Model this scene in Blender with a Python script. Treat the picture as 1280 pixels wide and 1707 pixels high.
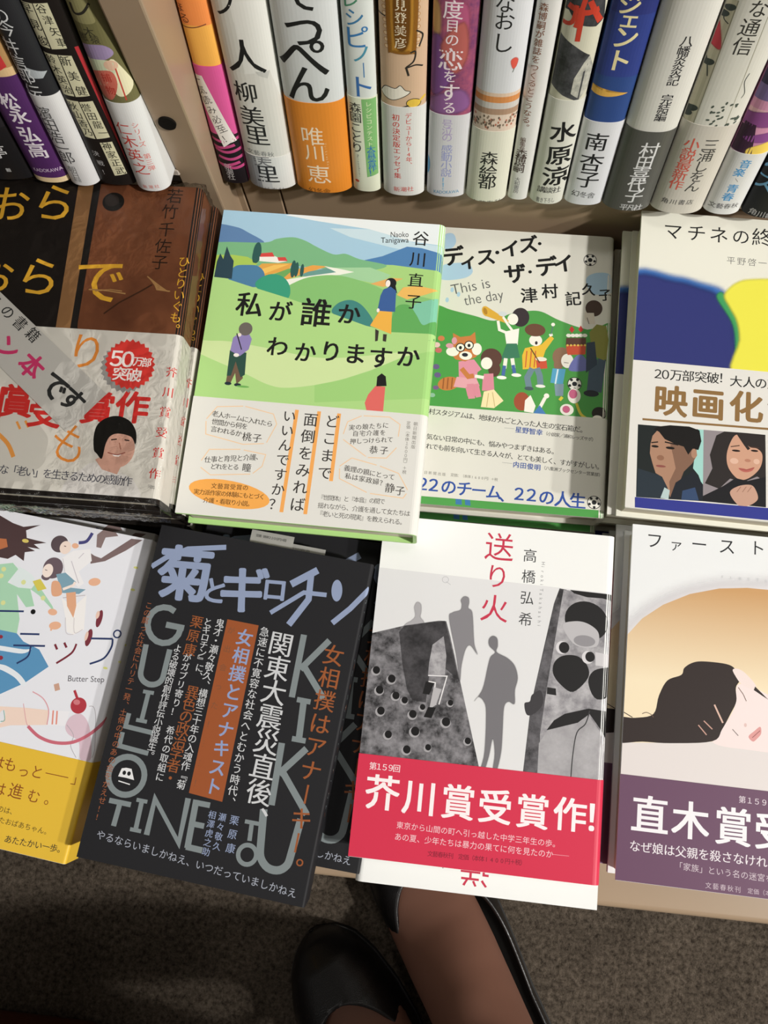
import bpy, bmesh, math, random
import numpy as np
from mathutils import Vector, Matrix

scene = bpy.context.scene
for o in list(bpy.data.objects):
    bpy.data.objects.remove(o)
C = scene.collection

# ------------------------------------------------------------------ camera, world, lights, exposure
cam_data = bpy.data.cameras.new('camera')
cam = bpy.data.objects.new('camera', cam_data)
C.objects.link(cam)
cam_data.sensor_fit = 'VERTICAL'
cam_data.sensor_height = 24.0
cam_data.lens = 24.0 * 1380.0 / 1707.0
cam_data.clip_start = 0.01
cam.matrix_world = Matrix(((0.99468865, -0.08248592, 0.06156757, 0.0),
                           (0.09378827, 0.97276437, -0.21197463, 0.0),
                           (-0.04240582, 0.21662307, 0.97533389, 0.655),
                           (0, 0, 0, 1)))
scene.camera = cam
scene.view_settings.view_transform = 'Standard'
scene.view_settings.look = 'None'
scene.view_settings.gamma = 1.0
scene.view_settings.exposure = 0.0

world = bpy.data.worlds.new('world')
scene.world = world
world.use_nodes = True
world.node_tree.nodes['Background'].inputs['Color'].default_value = (1.0, 0.98, 0.95, 1)
world.node_tree.nodes['Background'].inputs['Strength'].default_value = 0.07


def area(name, loc, target, size, power, col=(1.0, 0.97, 0.92)):
    d = bpy.data.lights.new(name, 'AREA')
    d.shape = 'SQUARE'
    d.size = size
    d.energy = power
    d.color = col
    o = bpy.data.objects.new(name, d)
    C.objects.link(o)
    o.location = loc
    o.rotation_euler = (Vector(target) - Vector(loc)).to_track_quat('-Z', 'Y').to_euler()
    return o


area('ceiling_spot', (2.3, -0.75, 2.55), (0.05, 0.15, 0.15), 0.12, 92)
area('ceiling_spot', (3.2, -1.0, 2.55), (0.05, 0.15, 0.15), 0.12, 62)
area('ceiling_downlight', (0.45, 0.5, 2.6), (0, 0.2, 0.1), 0.3, 6)
area('ceiling_downlight', (-1.0, -1.1, 2.6), (0, 0.25, 0.2), 0.6, 6)

# ------------------------------------------------------------------ materials
def lin(h):
    h = h.lstrip('#')
    if len(h) == 3:
        h = ''.join(c * 2 for c in h)
    v = [int(h[i:i + 2], 16) / 255 for i in (0, 2, 4)]
    return tuple((c / 12.92 if c <= 0.04045 else ((c + 0.055) / 1.055) ** 2.4) for c in v) + (1.0,)


MATS = {}


def base_mat(key):
    m = bpy.data.materials.new(key)
    m.use_nodes = True
    MATS[key] = m
    nt = m.node_tree
    return m, nt, nt.nodes['Principled BSDF']


def ink(hexcol, rough=0.5, spec=0.22):
    key = 'print_%s_%d' % (hexcol.lstrip('#'), rough * 100)
    if key in MATS:
        return MATS[key]
    m, nt, b = base_mat(key)
    b.inputs['Base Color'].default_value = lin(hexcol)
    b.inputs['Roughness'].default_value = rough
    b.inputs['Specular IOR Level'].default_value = spec
    return m


def soft_ink(hexcol):
    key = 'soft_' + hexcol.lstrip('#')
    if key in MATS:
        return MATS[key]
    m, nt, b = base_mat(key)
    b.inputs['Base Color'].default_value = lin(hexcol)
    b.inputs['Roughness'].default_value = 0.5
    b.inputs['Specular IOR Level'].default_value = 0.22
    at = nt.nodes.new('ShaderNodeAttribute')
    at.attribute_name = 'fade'
    r = nt.nodes.new('ShaderNodeMapRange')
    r.interpolation_type = 'SMOOTHSTEP'
    nt.links.new(at.outputs['Fac'], r.inputs['Value'])
    nt.links.new(r.outputs['Result'], b.inputs['Alpha'])
    return m


def noise_ink(c1, c2, scale):
    key = 'grain_%s_%s_%d' % (c1.lstrip('#'), c2.lstrip('#'), scale)
    if key in MATS:
        return MATS[key]
    m, nt, b = base_mat(key)
    tc = nt.nodes.new('ShaderNodeTexCoord')
    n = nt.nodes.new('ShaderNodeTexNoise')
    n.inputs['Scale'].default_value = scale * 2.2
    n.inputs['Detail'].default_value = 8
    n.inputs['Roughness'].default_value = 0.68
    r = nt.nodes.new('ShaderNodeValToRGB')
    r.color_ramp.elements[0].position = 0.36
    r.color_ramp.elements[0].color = lin(c1)
    r.color_ramp.elements[1].position = 0.64
    r.color_ramp.elements[1].color = lin(c2)
    nt.links.new(tc.outputs['Object'], n.inputs['Vector'])
    nt.links.new(n.outputs['Fac'], r.inputs['Fac'])
    nt.links.new(r.outputs['Color'], b.inputs['Base Color'])
    b.inputs['Roughness'].default_value = 0.5
    b.inputs['Specular IOR Level'].default_value = 0.22
    return m


def grad_ink(c1, c2, y1, y2):
    key = 'blend_%s_%s' % (c1.lstrip('#'), c2.lstrip('#'))
    if key in MATS:
        return MATS[key]
    m, nt, b = base_mat(key)
    tc = nt.nodes.new('ShaderNodeTexCoord')
    s = nt.nodes.new('ShaderNodeSeparateXYZ')
    r = nt.nodes.new('ShaderNodeMapRange')
    r.inputs['From Min'].default_value = y1 / 1000
    r.inputs['From Max'].default_value = y2 / 1000
    mx = nt.nodes.new('ShaderNodeValToRGB')
    mx.color_ramp.elements[0].color = lin(c1)
    mx.color_ramp.elements[1].color = lin(c2)
    nt.links.new(tc.outputs['Object'], s.inputs[0])
    nt.links.new(s.outputs['Y'], r.inputs['Value'])
    nt.links.new(r.outputs['Result'], mx.inputs['Fac'])
    nt.links.new(mx.outputs['Color'], b.inputs['Base Color'])
    b.inputs['Roughness'].default_value = 0.5
    b.inputs['Specular IOR Level'].default_value = 0.22
    return m


def pages_mat():
    if 'page_edges' in MATS:
        return MATS['page_edges']
    m, nt, b = base_mat('page_edges')
    tc = nt.nodes.new('ShaderNodeTexCoord')
    mp = nt.nodes.new('ShaderNodeMapping')
    mp.inputs['Scale'].default_value = (6, 6, 2600)
    n = nt.nodes.new('ShaderNodeTexNoise')
    n.inputs['Scale'].default_value = 1.0
    n.inputs['Detail'].default_value = 3
    r = nt.nodes.new('ShaderNodeValToRGB')
    r.color_ramp.elements[0].position = 0.3
    r.color_ramp.elements[0].color = lin('#c2baa6')
    r.color_ramp.elements[1].position = 0.7
    r.color_ramp.elements[1].color = lin('#e3dccb')
    nt.links.new(tc.outputs['Object'], mp.inputs['Vector'])
    nt.links.new(mp.outputs['Vector'], n.inputs['Vector'])
    nt.links.new(n.outputs['Fac'], r.inputs['Fac'])
    nt.links.new(r.outputs['Color'], b.inputs['Base Color'])
    b.inputs['Roughness'].default_value = 0.8
    return m


def carpet_mat():
    m, nt, b = base_mat('carpet')
    tc = nt.nodes.new('ShaderNodeTexCoord')
    big = nt.nodes.new('ShaderNodeTexNoise')
    big.inputs['Scale'].default_value = 260
    big.inputs['Detail'].default_value = 6
    big.inputs['Roughness'].default_value = 0.75
    r = nt.nodes.new('ShaderNodeValToRGB')
    r.color_ramp.elements[0].position = 0.34
    r.color_ramp.elements[0].color = lin('#322b24')
    r.color_ramp.elements[1].position = 0.68
    r.color_ramp.elements[1].color = lin('#7b6f62')
    mid = nt.nodes.new('ShaderNodeTexNoise')
    mid.inputs['Scale'].default_value = 28
    mid.inputs['Detail'].default_value = 3
    mx = nt.nodes.new('ShaderNodeMix')
    mx.data_type = 'RGBA'
    mx.blend_type = 'MULTIPLY'
    mx.inputs[0].default_value = 0.55
    r2 = nt.nodes.new('ShaderNodeValToRGB')
    r2.color_ramp.elements[0].position = 0.35
    r2.color_ramp.elements[0].color = (0.55, 0.55, 0.55, 1)
    r2.color_ramp.elements[1].position = 0.65
    nt.links.new(tc.outputs['Object'], big.inputs['Vector'])
    nt.links.new(tc.outputs['Object'], mid.inputs['Vector'])
    nt.links.new(big.outputs['Fac'], r.inputs['Fac'])
    nt.links.new(mid.outputs['Fac'], r2.inputs['Fac'])
    nt.links.new(r.outputs['Color'], mx.inputs[6])
    nt.links.new(r2.outputs['Color'], mx.inputs[7])
    nt.links.new(mx.outputs[2], b.inputs['Base Color'])
    b.inputs['Roughness'].default_value = 0.95
    b.inputs['Specular IOR Level'].default_value = 0.07
    bp = nt.nodes.new('ShaderNodeBump')
    bp.inputs['Strength'].default_value = 0.9
    bp.inputs['Distance'].default_value = 0.003
    nt.links.new(big.outputs['Fac'], bp.inputs['Height'])
    nt.links.new(bp.outputs['Normal'], b.inputs['Normal'])
    return m


def surface(key, col, rough, spec=0.5, coat=0.0, grain=0.0, gscale=900):
    if key in MATS:
        return MATS[key]
    m, nt, b = base_mat(key)
    b.inputs['Base Color'].default_value = lin(col)
    b.inputs['Roughness'].default_value = rough
    b.inputs['Specular IOR Level'].default_value = spec
    b.inputs['Coat Weight'].default_value = coat
    if grain:
        tc = nt.nodes.new('ShaderNodeTexCoord')
        n = nt.nodes.new('ShaderNodeTexNoise')
        n.inputs['Scale'].default_value = gscale
        bp = nt.nodes.new('ShaderNodeBump')
        bp.inputs['Strength'].default_value = grain
        bp.inputs['Distance'].default_value = 0.0008
        nt.links.new(tc.outputs['Object'], n.inputs['Vector'])
        nt.links.new(n.outputs['Fac'], bp.inputs['Height'])
        nt.links.new(bp.outputs['Normal'], b.inputs['Normal'])
    return m


def film_mat():
    m = bpy.data.materials.new('clear_film')
    m.use_nodes = True
    nt = m.node_tree
    nt.nodes.remove(nt.nodes['Principled BSDF'])
    tr = nt.nodes.new('ShaderNodeBsdfTransparent')
    tr.inputs['Color'].default_value = (0.99, 0.99, 0.985, 1)
    gl = nt.nodes.new('ShaderNodeBsdfGlossy')
    gl.inputs['Roughness'].default_value = 0.06
    mx = nt.nodes.new('ShaderNodeMixShader')
    fr = nt.nodes.new('ShaderNodeFresnel')
    fr.inputs['IOR'].default_value = 1.33
    tc = nt.nodes.new('ShaderNodeTexCoord')
    n = nt.nodes.new('ShaderNodeTexNoise')
    n.inputs['Scale'].default_value = 150
    n.inputs['Detail'].default_value = 5
    n.inputs['Distortion'].default_value = 0.7
    bp = nt.nodes.new('ShaderNodeBump')
    bp.inputs['Strength'].default_value = 0.5
    bp.inputs['Distance'].default_value = 0.004
    nt.links.new(tc.outputs['Object'], n.inputs['Vector'])
    patch = nt.nodes.new('ShaderNodeTexNoise')
    patch.inputs['Scale'].default_value = 22
    patch.inputs['Detail'].default_value = 2
    pr = nt.nodes.new('ShaderNodeMapRange')
    pr.inputs['From Min'].default_value = 0.5
    pr.inputs['From Max'].default_value = 0.72
    ml = nt.nodes.new('ShaderNodeMath')
    ml.operation = 'MULTIPLY'
    nt.links.new(tc.outputs['Object'], patch.inputs['Vector'])
    nt.links.new(patch.outputs['Fac'], pr.inputs['Value'])
    nt.links.new(pr.outputs['Result'], ml.inputs[0])
    nt.links.new(n.outputs['Fac'], ml.inputs[1])
    nt.links.new(ml.outputs[0], bp.inputs['Height'])
    nt.links.new(bp.outputs['Normal'], gl.inputs['Normal'])
    nt.links.new(bp.outputs['Normal'], fr.inputs['Normal'])
    cut = nt.nodes.new('ShaderNodeMath')
    cut.operation = 'MULTIPLY'
    cut.inputs[1].default_value = 0.55
    nt.links.new(fr.outputs['Fac'], cut.inputs[0])
    nt.links.new(cut.outputs[0], mx.inputs['Fac'])
    nt.links.new(tr.outputs[0], mx.inputs[1])
    nt.links.new(gl.outputs[0], mx.inputs[2])
    nt.links.new(mx.outputs[0], nt.nodes['Material Output'].inputs['Surface'])
    return m


# ------------------------------------------------------------------ object helpers
def link_mesh(name, bm, mats, parent=None, smooth=False):
    me = bpy.data.meshes.new(name)
    bm.to_mesh(me)
    bm.free()
    for m in (mats if isinstance(mats, (list, tuple)) else [mats]):
        me.materials.append(m)
    if smooth:
        for p in me.polygons:
            p.use_smooth = True
    o = bpy.data.objects.new(name, me)
    C.objects.link(o)
    if parent is not None:
        o.parent = parent
    return o


def thing(name, label, cat, group=None):
    o = bpy.data.objects.new(name, None)
    o.empty_display_size = 0.02
    C.objects.link(o)
    tag(o, label, cat, group)
    return o


def tag(o, label, cat, group=None):
    o['label'] = label
    o['category'] = cat
    if group:
        o['group'] = group
    return o


def dup(root, label, matrix, group=None, skip=()):
    r = root.copy()
    C.objects.link(r)
    r['label'] = label
    if group:
        r['group'] = group
    r.matrix_world = matrix
    for ch in list(root.children):
        if ch.name.split('.')[0] in skip:
            continue
        c = ch.copy()
        C.objects.link(c)
        c.parent = r
    return r


def box(bm, x0, x1, y0, y1, z0, z1, bevel=0.0, seg=2):
    r = bmesh.ops.create_cube(bm, size=1.0)
    vs = r['verts']
    for v in vs:
        v.co = Vector(((x0 + x1) / 2 + v.co.x * (x1 - x0), (y0 + y1) / 2 + v.co.y * (y1 - y0), (z0 + z1) / 2 + v.co.z * (z1 - z0)))
    if bevel:
        es = list({e for v in vs for e in v.link_edges})
        bmesh.ops.bevel(bm, geom=es, offset=bevel, segments=seg, affect='EDGES', profile=0.5)


def prism(bm, outline, y0, y1):
    """a closed x-z outline extruded along y"""
    a = [bm.verts.new((x, y0, z)) for x, z in outline]
    b = [bm.verts.new((x, y1, z)) for x, z in outline]
    n = len(outline)
    for i in range(n):
        j = (i + 1) % n
        bm.faces.new((a[i], a[j], b[j], b[i]))
    bm.faces.new(a[::-1])
    bm.faces.new(b)
    bmesh.ops.recalc_face_normals(bm, faces=bm.faces)


def shell_outline(path, t):
    """closed outline of a sheet: a path and its copy pushed t to the right hand side"""
    n = len(path)
    inner = []
    for i in range(n):
        p = Vector(path[max(i - 1, 0)])
        q = Vector(path[min(i + 1, n - 1)])
        d = (q - p).normalized()
        inner.append((path[i][0] + d.y * t, path[i][1] - d.x * t))
    return list(path) + inner[::-1]


# ------------------------------------------------------------------ glyphs
font_curve = bpy.data.curves.new('glyph_source', 'FONT')
font_obj = bpy.data.objects.new('glyph_source', font_curve)
C.objects.link(font_obj)
font_curve.resolution_u = 3
GLYPHS = {}
THIN = {-1: -0.008}
BOLD = {1: [(-0.009, 0), (0.009, 0)], 2: [(-0.018, -0.012), (0.018, -0.012), (-0.018, 0.012), (0.018, 0.012)],
        3: [(0.03 * math.cos(i * math.pi / 4), 0.026 * math.sin(i * math.pi / 4)) for i in range(8)]}


def glyph(s, w):
    k = (s, min(w, 0))
    if k not in GLYPHS:
        font_curve.body = s
        font_curve.offset = THIN.get(w, 0.0)
        dg = bpy.context.evaluated_depsgraph_get()
        ev = font_obj.evaluated_get(dg)
        me = ev.to_mesh()
        GLYPHS[k] = ([(v.co.x, v.co.y) for v in me.vertices], [tuple(p.vertices) for p in me.polygons])
        ev.to_mesh_clear()
    return GLYPHS[k]


TURN = set('ー―…（）「」『』()｜')


def smooth_pts(p, closed):
    n = len(p)
    if n < 3:
        return p
    out = []
    m = n if closed else n - 1
    for i in range(m):
        p0 = p[(i - 1) % n] if closed or i > 0 else p[0]
        p1 = p[i]
        p2 = p[(i + 1) % n]
        p3 = p[(i + 2) % n] if closed or i + 2 < n else p[-1]
        for k in range(5):
            t = k / 5
            out.append(tuple(0.5 * ((2 * b) + (-a + c) * t + (2 * a - 5 * b + 4 * c - d) * t * t + (-a + 3 * b - 3 * c + d) * t ** 3)
                             for a, b, c, d in zip(p0, p1, p2, p3)))
    if not closed:
        out.append(p[-1])
    return out


def pairs(f):
    return [(f[i], f[i + 1]) for i in range(0, len(f), 2)]


def add_poly(bm, pts, mi):
    if len(pts) < 3:
        return
    vs = [bm.verts.new((x, y, 0)) for x, y in pts]
    try:
        f = bm.faces.new(vs)
    except ValueError:
        return
    f.material_index = mi
    bmesh.ops.triangulate(bm, faces=[f], ngon_method='EAR_CLIP')


def add_line(bm, pts, w, mi):
    n = len(pts)
    prev = None
    for i in range(n):
        p = Vector(pts[i])
        a = (p - Vector(pts[i - 1])).normalized() if i > 0 else None
        b = (Vector(pts[i + 1]) - p).normalized() if i < n - 1 else None
        d = ((a or b) + (b or a))
        if d.length < 1e-6:
            d = a or b
        d.normalize()
        c = max(0.5, (a or b).dot(d))
        nrm = Vector((-d.y, d.x)) * (w / 2 / c)
        l, r = bm.verts.new((p.x + nrm.x, p.y + nrm.y, 0)), bm.verts.new((p.x - nrm.x, p.y - nrm.y, 0))
        if prev:
            f = bm.faces.new((prev[0], prev[1], r, l))
            f.material_index = mi
        prev = (l, r)


def add_glyphs(bm, s, w, mi, place):
    vs, fs = glyph(s, w)
    for k, (ox, oy) in enumerate(BOLD.get(w, [(0, 0)])):
        bv = [bm.verts.new(place(x + ox, y + oy) + (k * 0.001,)) for x, y in vs]
        for f in fs:
            try:
                bm.faces.new([bv[i] for i in f]).material_index = mi
            except ValueError:
                pass


def op_mesh(op, slot):
    """one print operation -> bmesh in millimetres on the flat sheet"""
    bm = bmesh.new()
    k = op[0]
    if k == 'P':
        p = pairs(op[3])
        add_poly(bm, smooth_pts(p, True) if op[2] else p, slot(ink(op[1])))
    elif k == 'N':
        p = pairs(op[5])
        add_poly(bm, smooth_pts(p, True) if op[4] else p, slot(noise_ink(op[1], op[2], op[3])))
    elif k == 'G':
        p = pairs(op[6])
        add_poly(bm, smooth_pts(p, True) if op[5] else p, slot(grad_ink(*op[1:5])))
    elif k == 'L':
        p = pairs(op[4])
        add_line(bm, smooth_pts(p, False) if op[3] else p, op[2], slot(ink(op[1])))
    elif k == 'E':
        _, c, x, y, rx, ry, rot = op
        a = math.radians(rot)
        pts = []
        for i in range(28):
            t = i * math.tau / 28
            u, v = rx * math.cos(t), ry * math.sin(t)
            pts.append((x + u * math.cos(a) - v * math.sin(a), y + u * math.sin(a) + v * math.cos(a)))
        add_poly(bm, pts, slot(ink(c)))
    elif k == 'F':
        pts = smooth_pts(pairs(op[3]), True)
        mi = slot(soft_ink(op[1]))
        lay = bm.verts.layers.float.new('fade')
        n = len(pts)
        fe = op[2]
        st = max(fe / 3, 0.45)
        x0, y0 = max(min(p[0] for p in pts) - fe, -110), max(min(p[1] for p in pts) - fe, -110)
        x1, y1 = min(max(p[0] for p in pts) + fe, 110), min(max(p[1] for p in pts) + fe, 200)
        nx, ny = max(2, int((x1 - x0) / st) + 2), max(2, int((y1 - y0) / st) + 2)
        P = np.array(pts)
        Q = np.roll(P, -1, axis=0)
        gx, gy = np.meshgrid(x0 + st * np.arange(nx), y0 + st * np.arange(ny), indexing='ij')
        G = np.stack([gx.ravel(), gy.ravel()], 1)
        best = np.full(len(G), 1e9)
        inside = np.zeros(len(G), bool)
        for a, b in zip(P, Q):
            d = b - a
            t = np.clip(((G - a) @ d) / max(d @ d, 1e-9), 0, 1)
            best = np.minimum(best, np.hypot(G[:, 0] - a[0] - t * d[0], G[:, 1] - a[1] - t * d[1]))
            if a[1] != b[1]:
                hit = ((a[1] > G[:, 1]) != (b[1] > G[:, 1])) & (G[:, 0] < (b[0] - a[0]) * (G[:, 1] - a[1]) / (b[1] - a[1]) + a[0])
                inside ^= hit
        fade = np.clip(0.5 + np.where(inside, best, -best) / fe, 0, 1).reshape(nx, ny)
        grid = {}

        def gv(i, j):
            if (i, j) not in grid:
                v = bm.verts.new((x0 + st * i, y0 + st * j, 0))
                v[lay] = float(fade[i, j])
                grid[i, j] = v
            return grid[i, j]
        for i in range(nx - 1):
            for j in range(ny - 1):
                if fade[i:i + 2, j:j + 2].max() > 0:
                    bm.faces.new((gv(i, j), gv(i + 1, j), gv(i + 1, j + 1), gv(i, j + 1))).material_index = mi
    elif k == 'T':
        _, c, s, x0, y0, x1, y1, size, w, rot = op
        mi = slot(ink(c))
        n = len(s)
        vertical = n > 1 and abs(y1 - y0) > abs(x1 - x0) and abs(rot) < 60
        for i, ch in enumerate(s):
            if ch in ' \u3000':
                continue
            t = i / (n - 1) if n > 1 else 0
            cx, cy = x0 + (x1 - x0) * t, y0 + (y1 - y0) * t
            a = math.radians(rot) + (-math.pi / 2 if (vertical and ch in TURN) else 0)
            if vertical and ch in '、。':
                cx += size * 0.6
                cy += size * 0.55
            gx = 0.5 if ord(ch) > 0x2000 else 0.3
            ca, sa = math.cos(a), math.sin(a)

            def place(x, y, cx=cx, cy=cy, ca=ca, sa=sa, gx=gx):
                u, v = (x - gx) * size, (y - 0.38) * size
                return (cx + u * ca - v * sa, cy + u * sa + v * ca)
            add_glyphs(bm, ch, w, mi, place)
    elif k == 'S':
        _, c, s, x0, y0, x1, y1, hgt, w = op
        vs, _f = glyph(s, w)
        xs = [v[0] for v in vs]
        lo, hi = min(xs), max(xs)
        L = math.hypot(x1 - x0, y1 - y0)
        dx, dy = (x1 - x0) / L, (y1 - y0) / L
        kx = L / (hi - lo)

        def place(x, y):
            u, v = (x - lo) * kx, (y - 0.34) * hgt * 1.35
            return (x0 + u * dx - v * dy, y0 + u * dy + v * dx)
        add_glyphs(bm, s, w, slot(ink(c)), place)
    return bm


def printed(bm, ops, mats, xr, yr, cuts, fmap, base_off):
    """clip every operation to the sheet, lay it on the surface through fmap(x, y, lift) and add it to bm"""
    def slot(m):
        if m not in mats:
            mats.append(m)
        return mats.index(m)
    layers = []
    fade = bm.verts.layers.float.get('fade') or bm.verts.layers.float.new('fade')
    for op in ops:
        t = op_mesh(op, slot)
        for co, no in (((xr[0], 0, 0), (-1, 0, 0)), ((xr[1], 0, 0), (1, 0, 0)), ((0, yr[0], 0), (0, -1, 0)), ((0, yr[1], 0), (0, 1, 0))):
            bmesh.ops.bisect_plane(t, geom=t.verts[:] + t.edges[:] + t.faces[:], plane_co=co, plane_no=no, clear_outer=True)
        if not t.faces:
            t.free()
            continue
        xs = [v.co.x for v in t.verts]
        ys = [v.co.y for v in t.verts]
        bb = (min(xs), max(xs), min(ys), max(ys))
        for c in cuts:
            if bb[0] < c < bb[1]:
                bmesh.ops.bisect_plane(t, geom=t.verts[:] + t.edges[:] + t.faces[:], plane_co=(c, 0, 0), plane_no=(1, 0, 0))
        lv = 0
        for b2, l2 in layers:
            if bb[0] < b2[1] and b2[0] < bb[1] and bb[2] < b2[3] and b2[2] < bb[3]:
                lv = max(lv, l2 + 1)
        layers.append((bb, lv))
        lift = base_off + 0.008 * lv
        tl = t.verts.layers.float.get('fade')
        vm = {}
        for v in t.verts:
            w = bm.verts.new(fmap(v.co.x, v.co.y, lift + v.co.z))
            w[fade] = v[tl] if tl else 1.0
            vm[v] = w
        for f in t.faces:
            vs = [vm[v] for v in f.verts]
            a, b, c = vs[0].co, vs[1].co, vs[2].co
            try:
                g = bm.faces.new(vs)
            except ValueError:
                continue
            g.material_index = f.material_index
        t.free()


# ------------------------------------------------------------------ books
def lying_book(name, label, art, t, base, band_col, hard=True, band_to=None, group=None, rough=0.5):
    """a book on its back, front cover up, spine to the right; origin under its middle (metres)"""
    x, y, ztop, yaw, w, h = LYING_POSE[art][:6]
    root = thing(name, label, 'book', group)
    root.location = (x, y, ztop - t)
    root.rotation_euler = (0, 0, math.radians(yaw))
    T = t * 1000
    r = 4.0 if hard else 1.6
    bd = 2.0 if hard else 0.5
    W = w / 2

    def path(off, lip=0.0, x0=None):
        p = []
        a = -W - off if x0 is None else x0
        if lip:
            p.append((a, T - lip))
        p.append((a, T + off))
        for i in range(7):
            g = math.radians(90 - 15 * i)
            p.append((W - r + (r + off) * math.cos(g), T - r + (r + off) * math.sin(g)))
        for i in range(7):
            g = math.radians(-15 * i)
            p.append((W - r + (r + off) * math.cos(g), r + (r + off) * math.sin(g)))
        p.append((a, -off))
        if lip:
            p.append((a, lip))
        return p

    arc = math.pi * r / 2

    def fmap(px, py, lift):
        s = px - (W - r)
        if s <= 0:
            return (px / 1000, py / 1000, (T + lift) / 1000)
        if s <= arc:
            g = math.pi / 2 - s / r
            return ((W - r + (r + lift) * math.cos(g)) / 1000, py / 1000, (T - r + (r + lift) * math.sin(g)) / 1000)
        return ((W + lift) / 1000, py / 1000, (T - r - (s - arc)) / 1000)
    cuts = [W - r + arc * i / 4 for i in range(5)]
    reach = W - r + arc + (T - 2 * r)

    def sheet(nm, mat, off, thick, y0, y1, ops):
        bm = bmesh.new()
        prism(bm, [(a / 1000, b / 1000) for a, b in shell_outline(path(off), thick)], y0 / 1000, y1 / 1000)
        mats = [mat]
        printed(bm, ops, mats, (-W, reach), (y0, y1), cuts, fmap, off + 0.02)
        return link_mesh(nm, bm, mats, root)
    P = PRINT[art]
    sheet('cover', ink(base, rough), 0.0, bd, -h / 2, h / 2, P.get('cover', []))
    if band_col:
        bb = LYING_POSE[art][6:8]
        b0 = -h / 2 if bb[0] == -999 else bb[0]
        sheet('paper_band', ink(band_col, 0.4), 0.28, 0.2, b0 + 0.15, bb[1], P.get('band', []))
    bm = bmesh.new()
    e = 3.0 if hard else 0.4
    box(bm, (-W + e) / 1000, (W - bd - 0.6) / 1000, (-h / 2 + e) / 1000, (h / 2 - e) / 1000, (bd + 0.02) / 1000, (T - bd - 0.02) / 1000)
    link_mesh('page_block', bm, pages_mat(), root)
    return root


def standing_book(name, label, art, base, band_col, depth=129.0, height=190.0, rough=0.5):
    """a book standing on its foot, spine to the front; origin at the foot of the spine, y up the spine, z out of it"""
    rec = STANDING_POSE[art]
    x, y0, z0, w, bulge = rec[:5]
    root = thing(name, label, 'book', 'upright books on the rack')
    s, c = math.sin(LEAN), math.cos(LEAN)
    root.matrix_world = Matrix(((1, 0, 0, x), (0, s, -c, y0), (0, c, s, z0), (0, 0, 0, 1)))
    W = w / 2

    def prof(px):
        u = min(abs(px) / W, 1.0)
        return bulge * (1 - u ** 2.3) ** 0.62

    def path(off):
        p = [(-W - off, -depth)]
        for i in range(25):
            u = -math.cos(math.pi * i / 24)
            p.append((u * (W + off), prof(u * W) + off * (1 - abs(u) ** 4)))
        p.append((W + off, -depth))
        return p

    def fmap(px, py, lift):
        px = max(-W, min(W, px))
        d = 0.05
        nx = -(prof(px + d) - prof(px - d)) / (2 * d)
        L = math.hypot(nx, 1)
        return ((px + nx / L * lift) / 1000, py / 1000, (prof(px) + lift / L) / 1000)
    cuts = [W * math.cos(math.pi * i / 18) for i in range(1, 18)]

    def sheet(nm, mat, off, thick, a, b, ops):
        bm = bmesh.new()
        prism(bm, [(p / 1000, q / 1000) for p, q in shell_outline(path(off), thick)], a / 1000, b / 1000)
        mats = [mat]
        printed(bm, ops, mats, (-W * 0.985, W * 0.985), (a, b), cuts, fmap, off + 0.05)
        return link_mesh(nm, bm, mats, root)
    P = PRINT[art]
    sheet('cover', ink(base, rough), 0.0, 1.2, 0, height, P.get('cover', []))
    if band_col:
        sheet('paper_band', ink(band_col, 0.4), 0.3, 0.2, 0.2, rec[5], P.get('band', []))
    bm = bmesh.new()
    box(bm, (-W + 1.3) / 1000, (W - 1.3) / 1000, 0.002, (height - 2) / 1000, (-depth + 2) / 1000, -0.0015)
    link_mesh('page_block', bm, pages_mat(), root)
    return root


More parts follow.
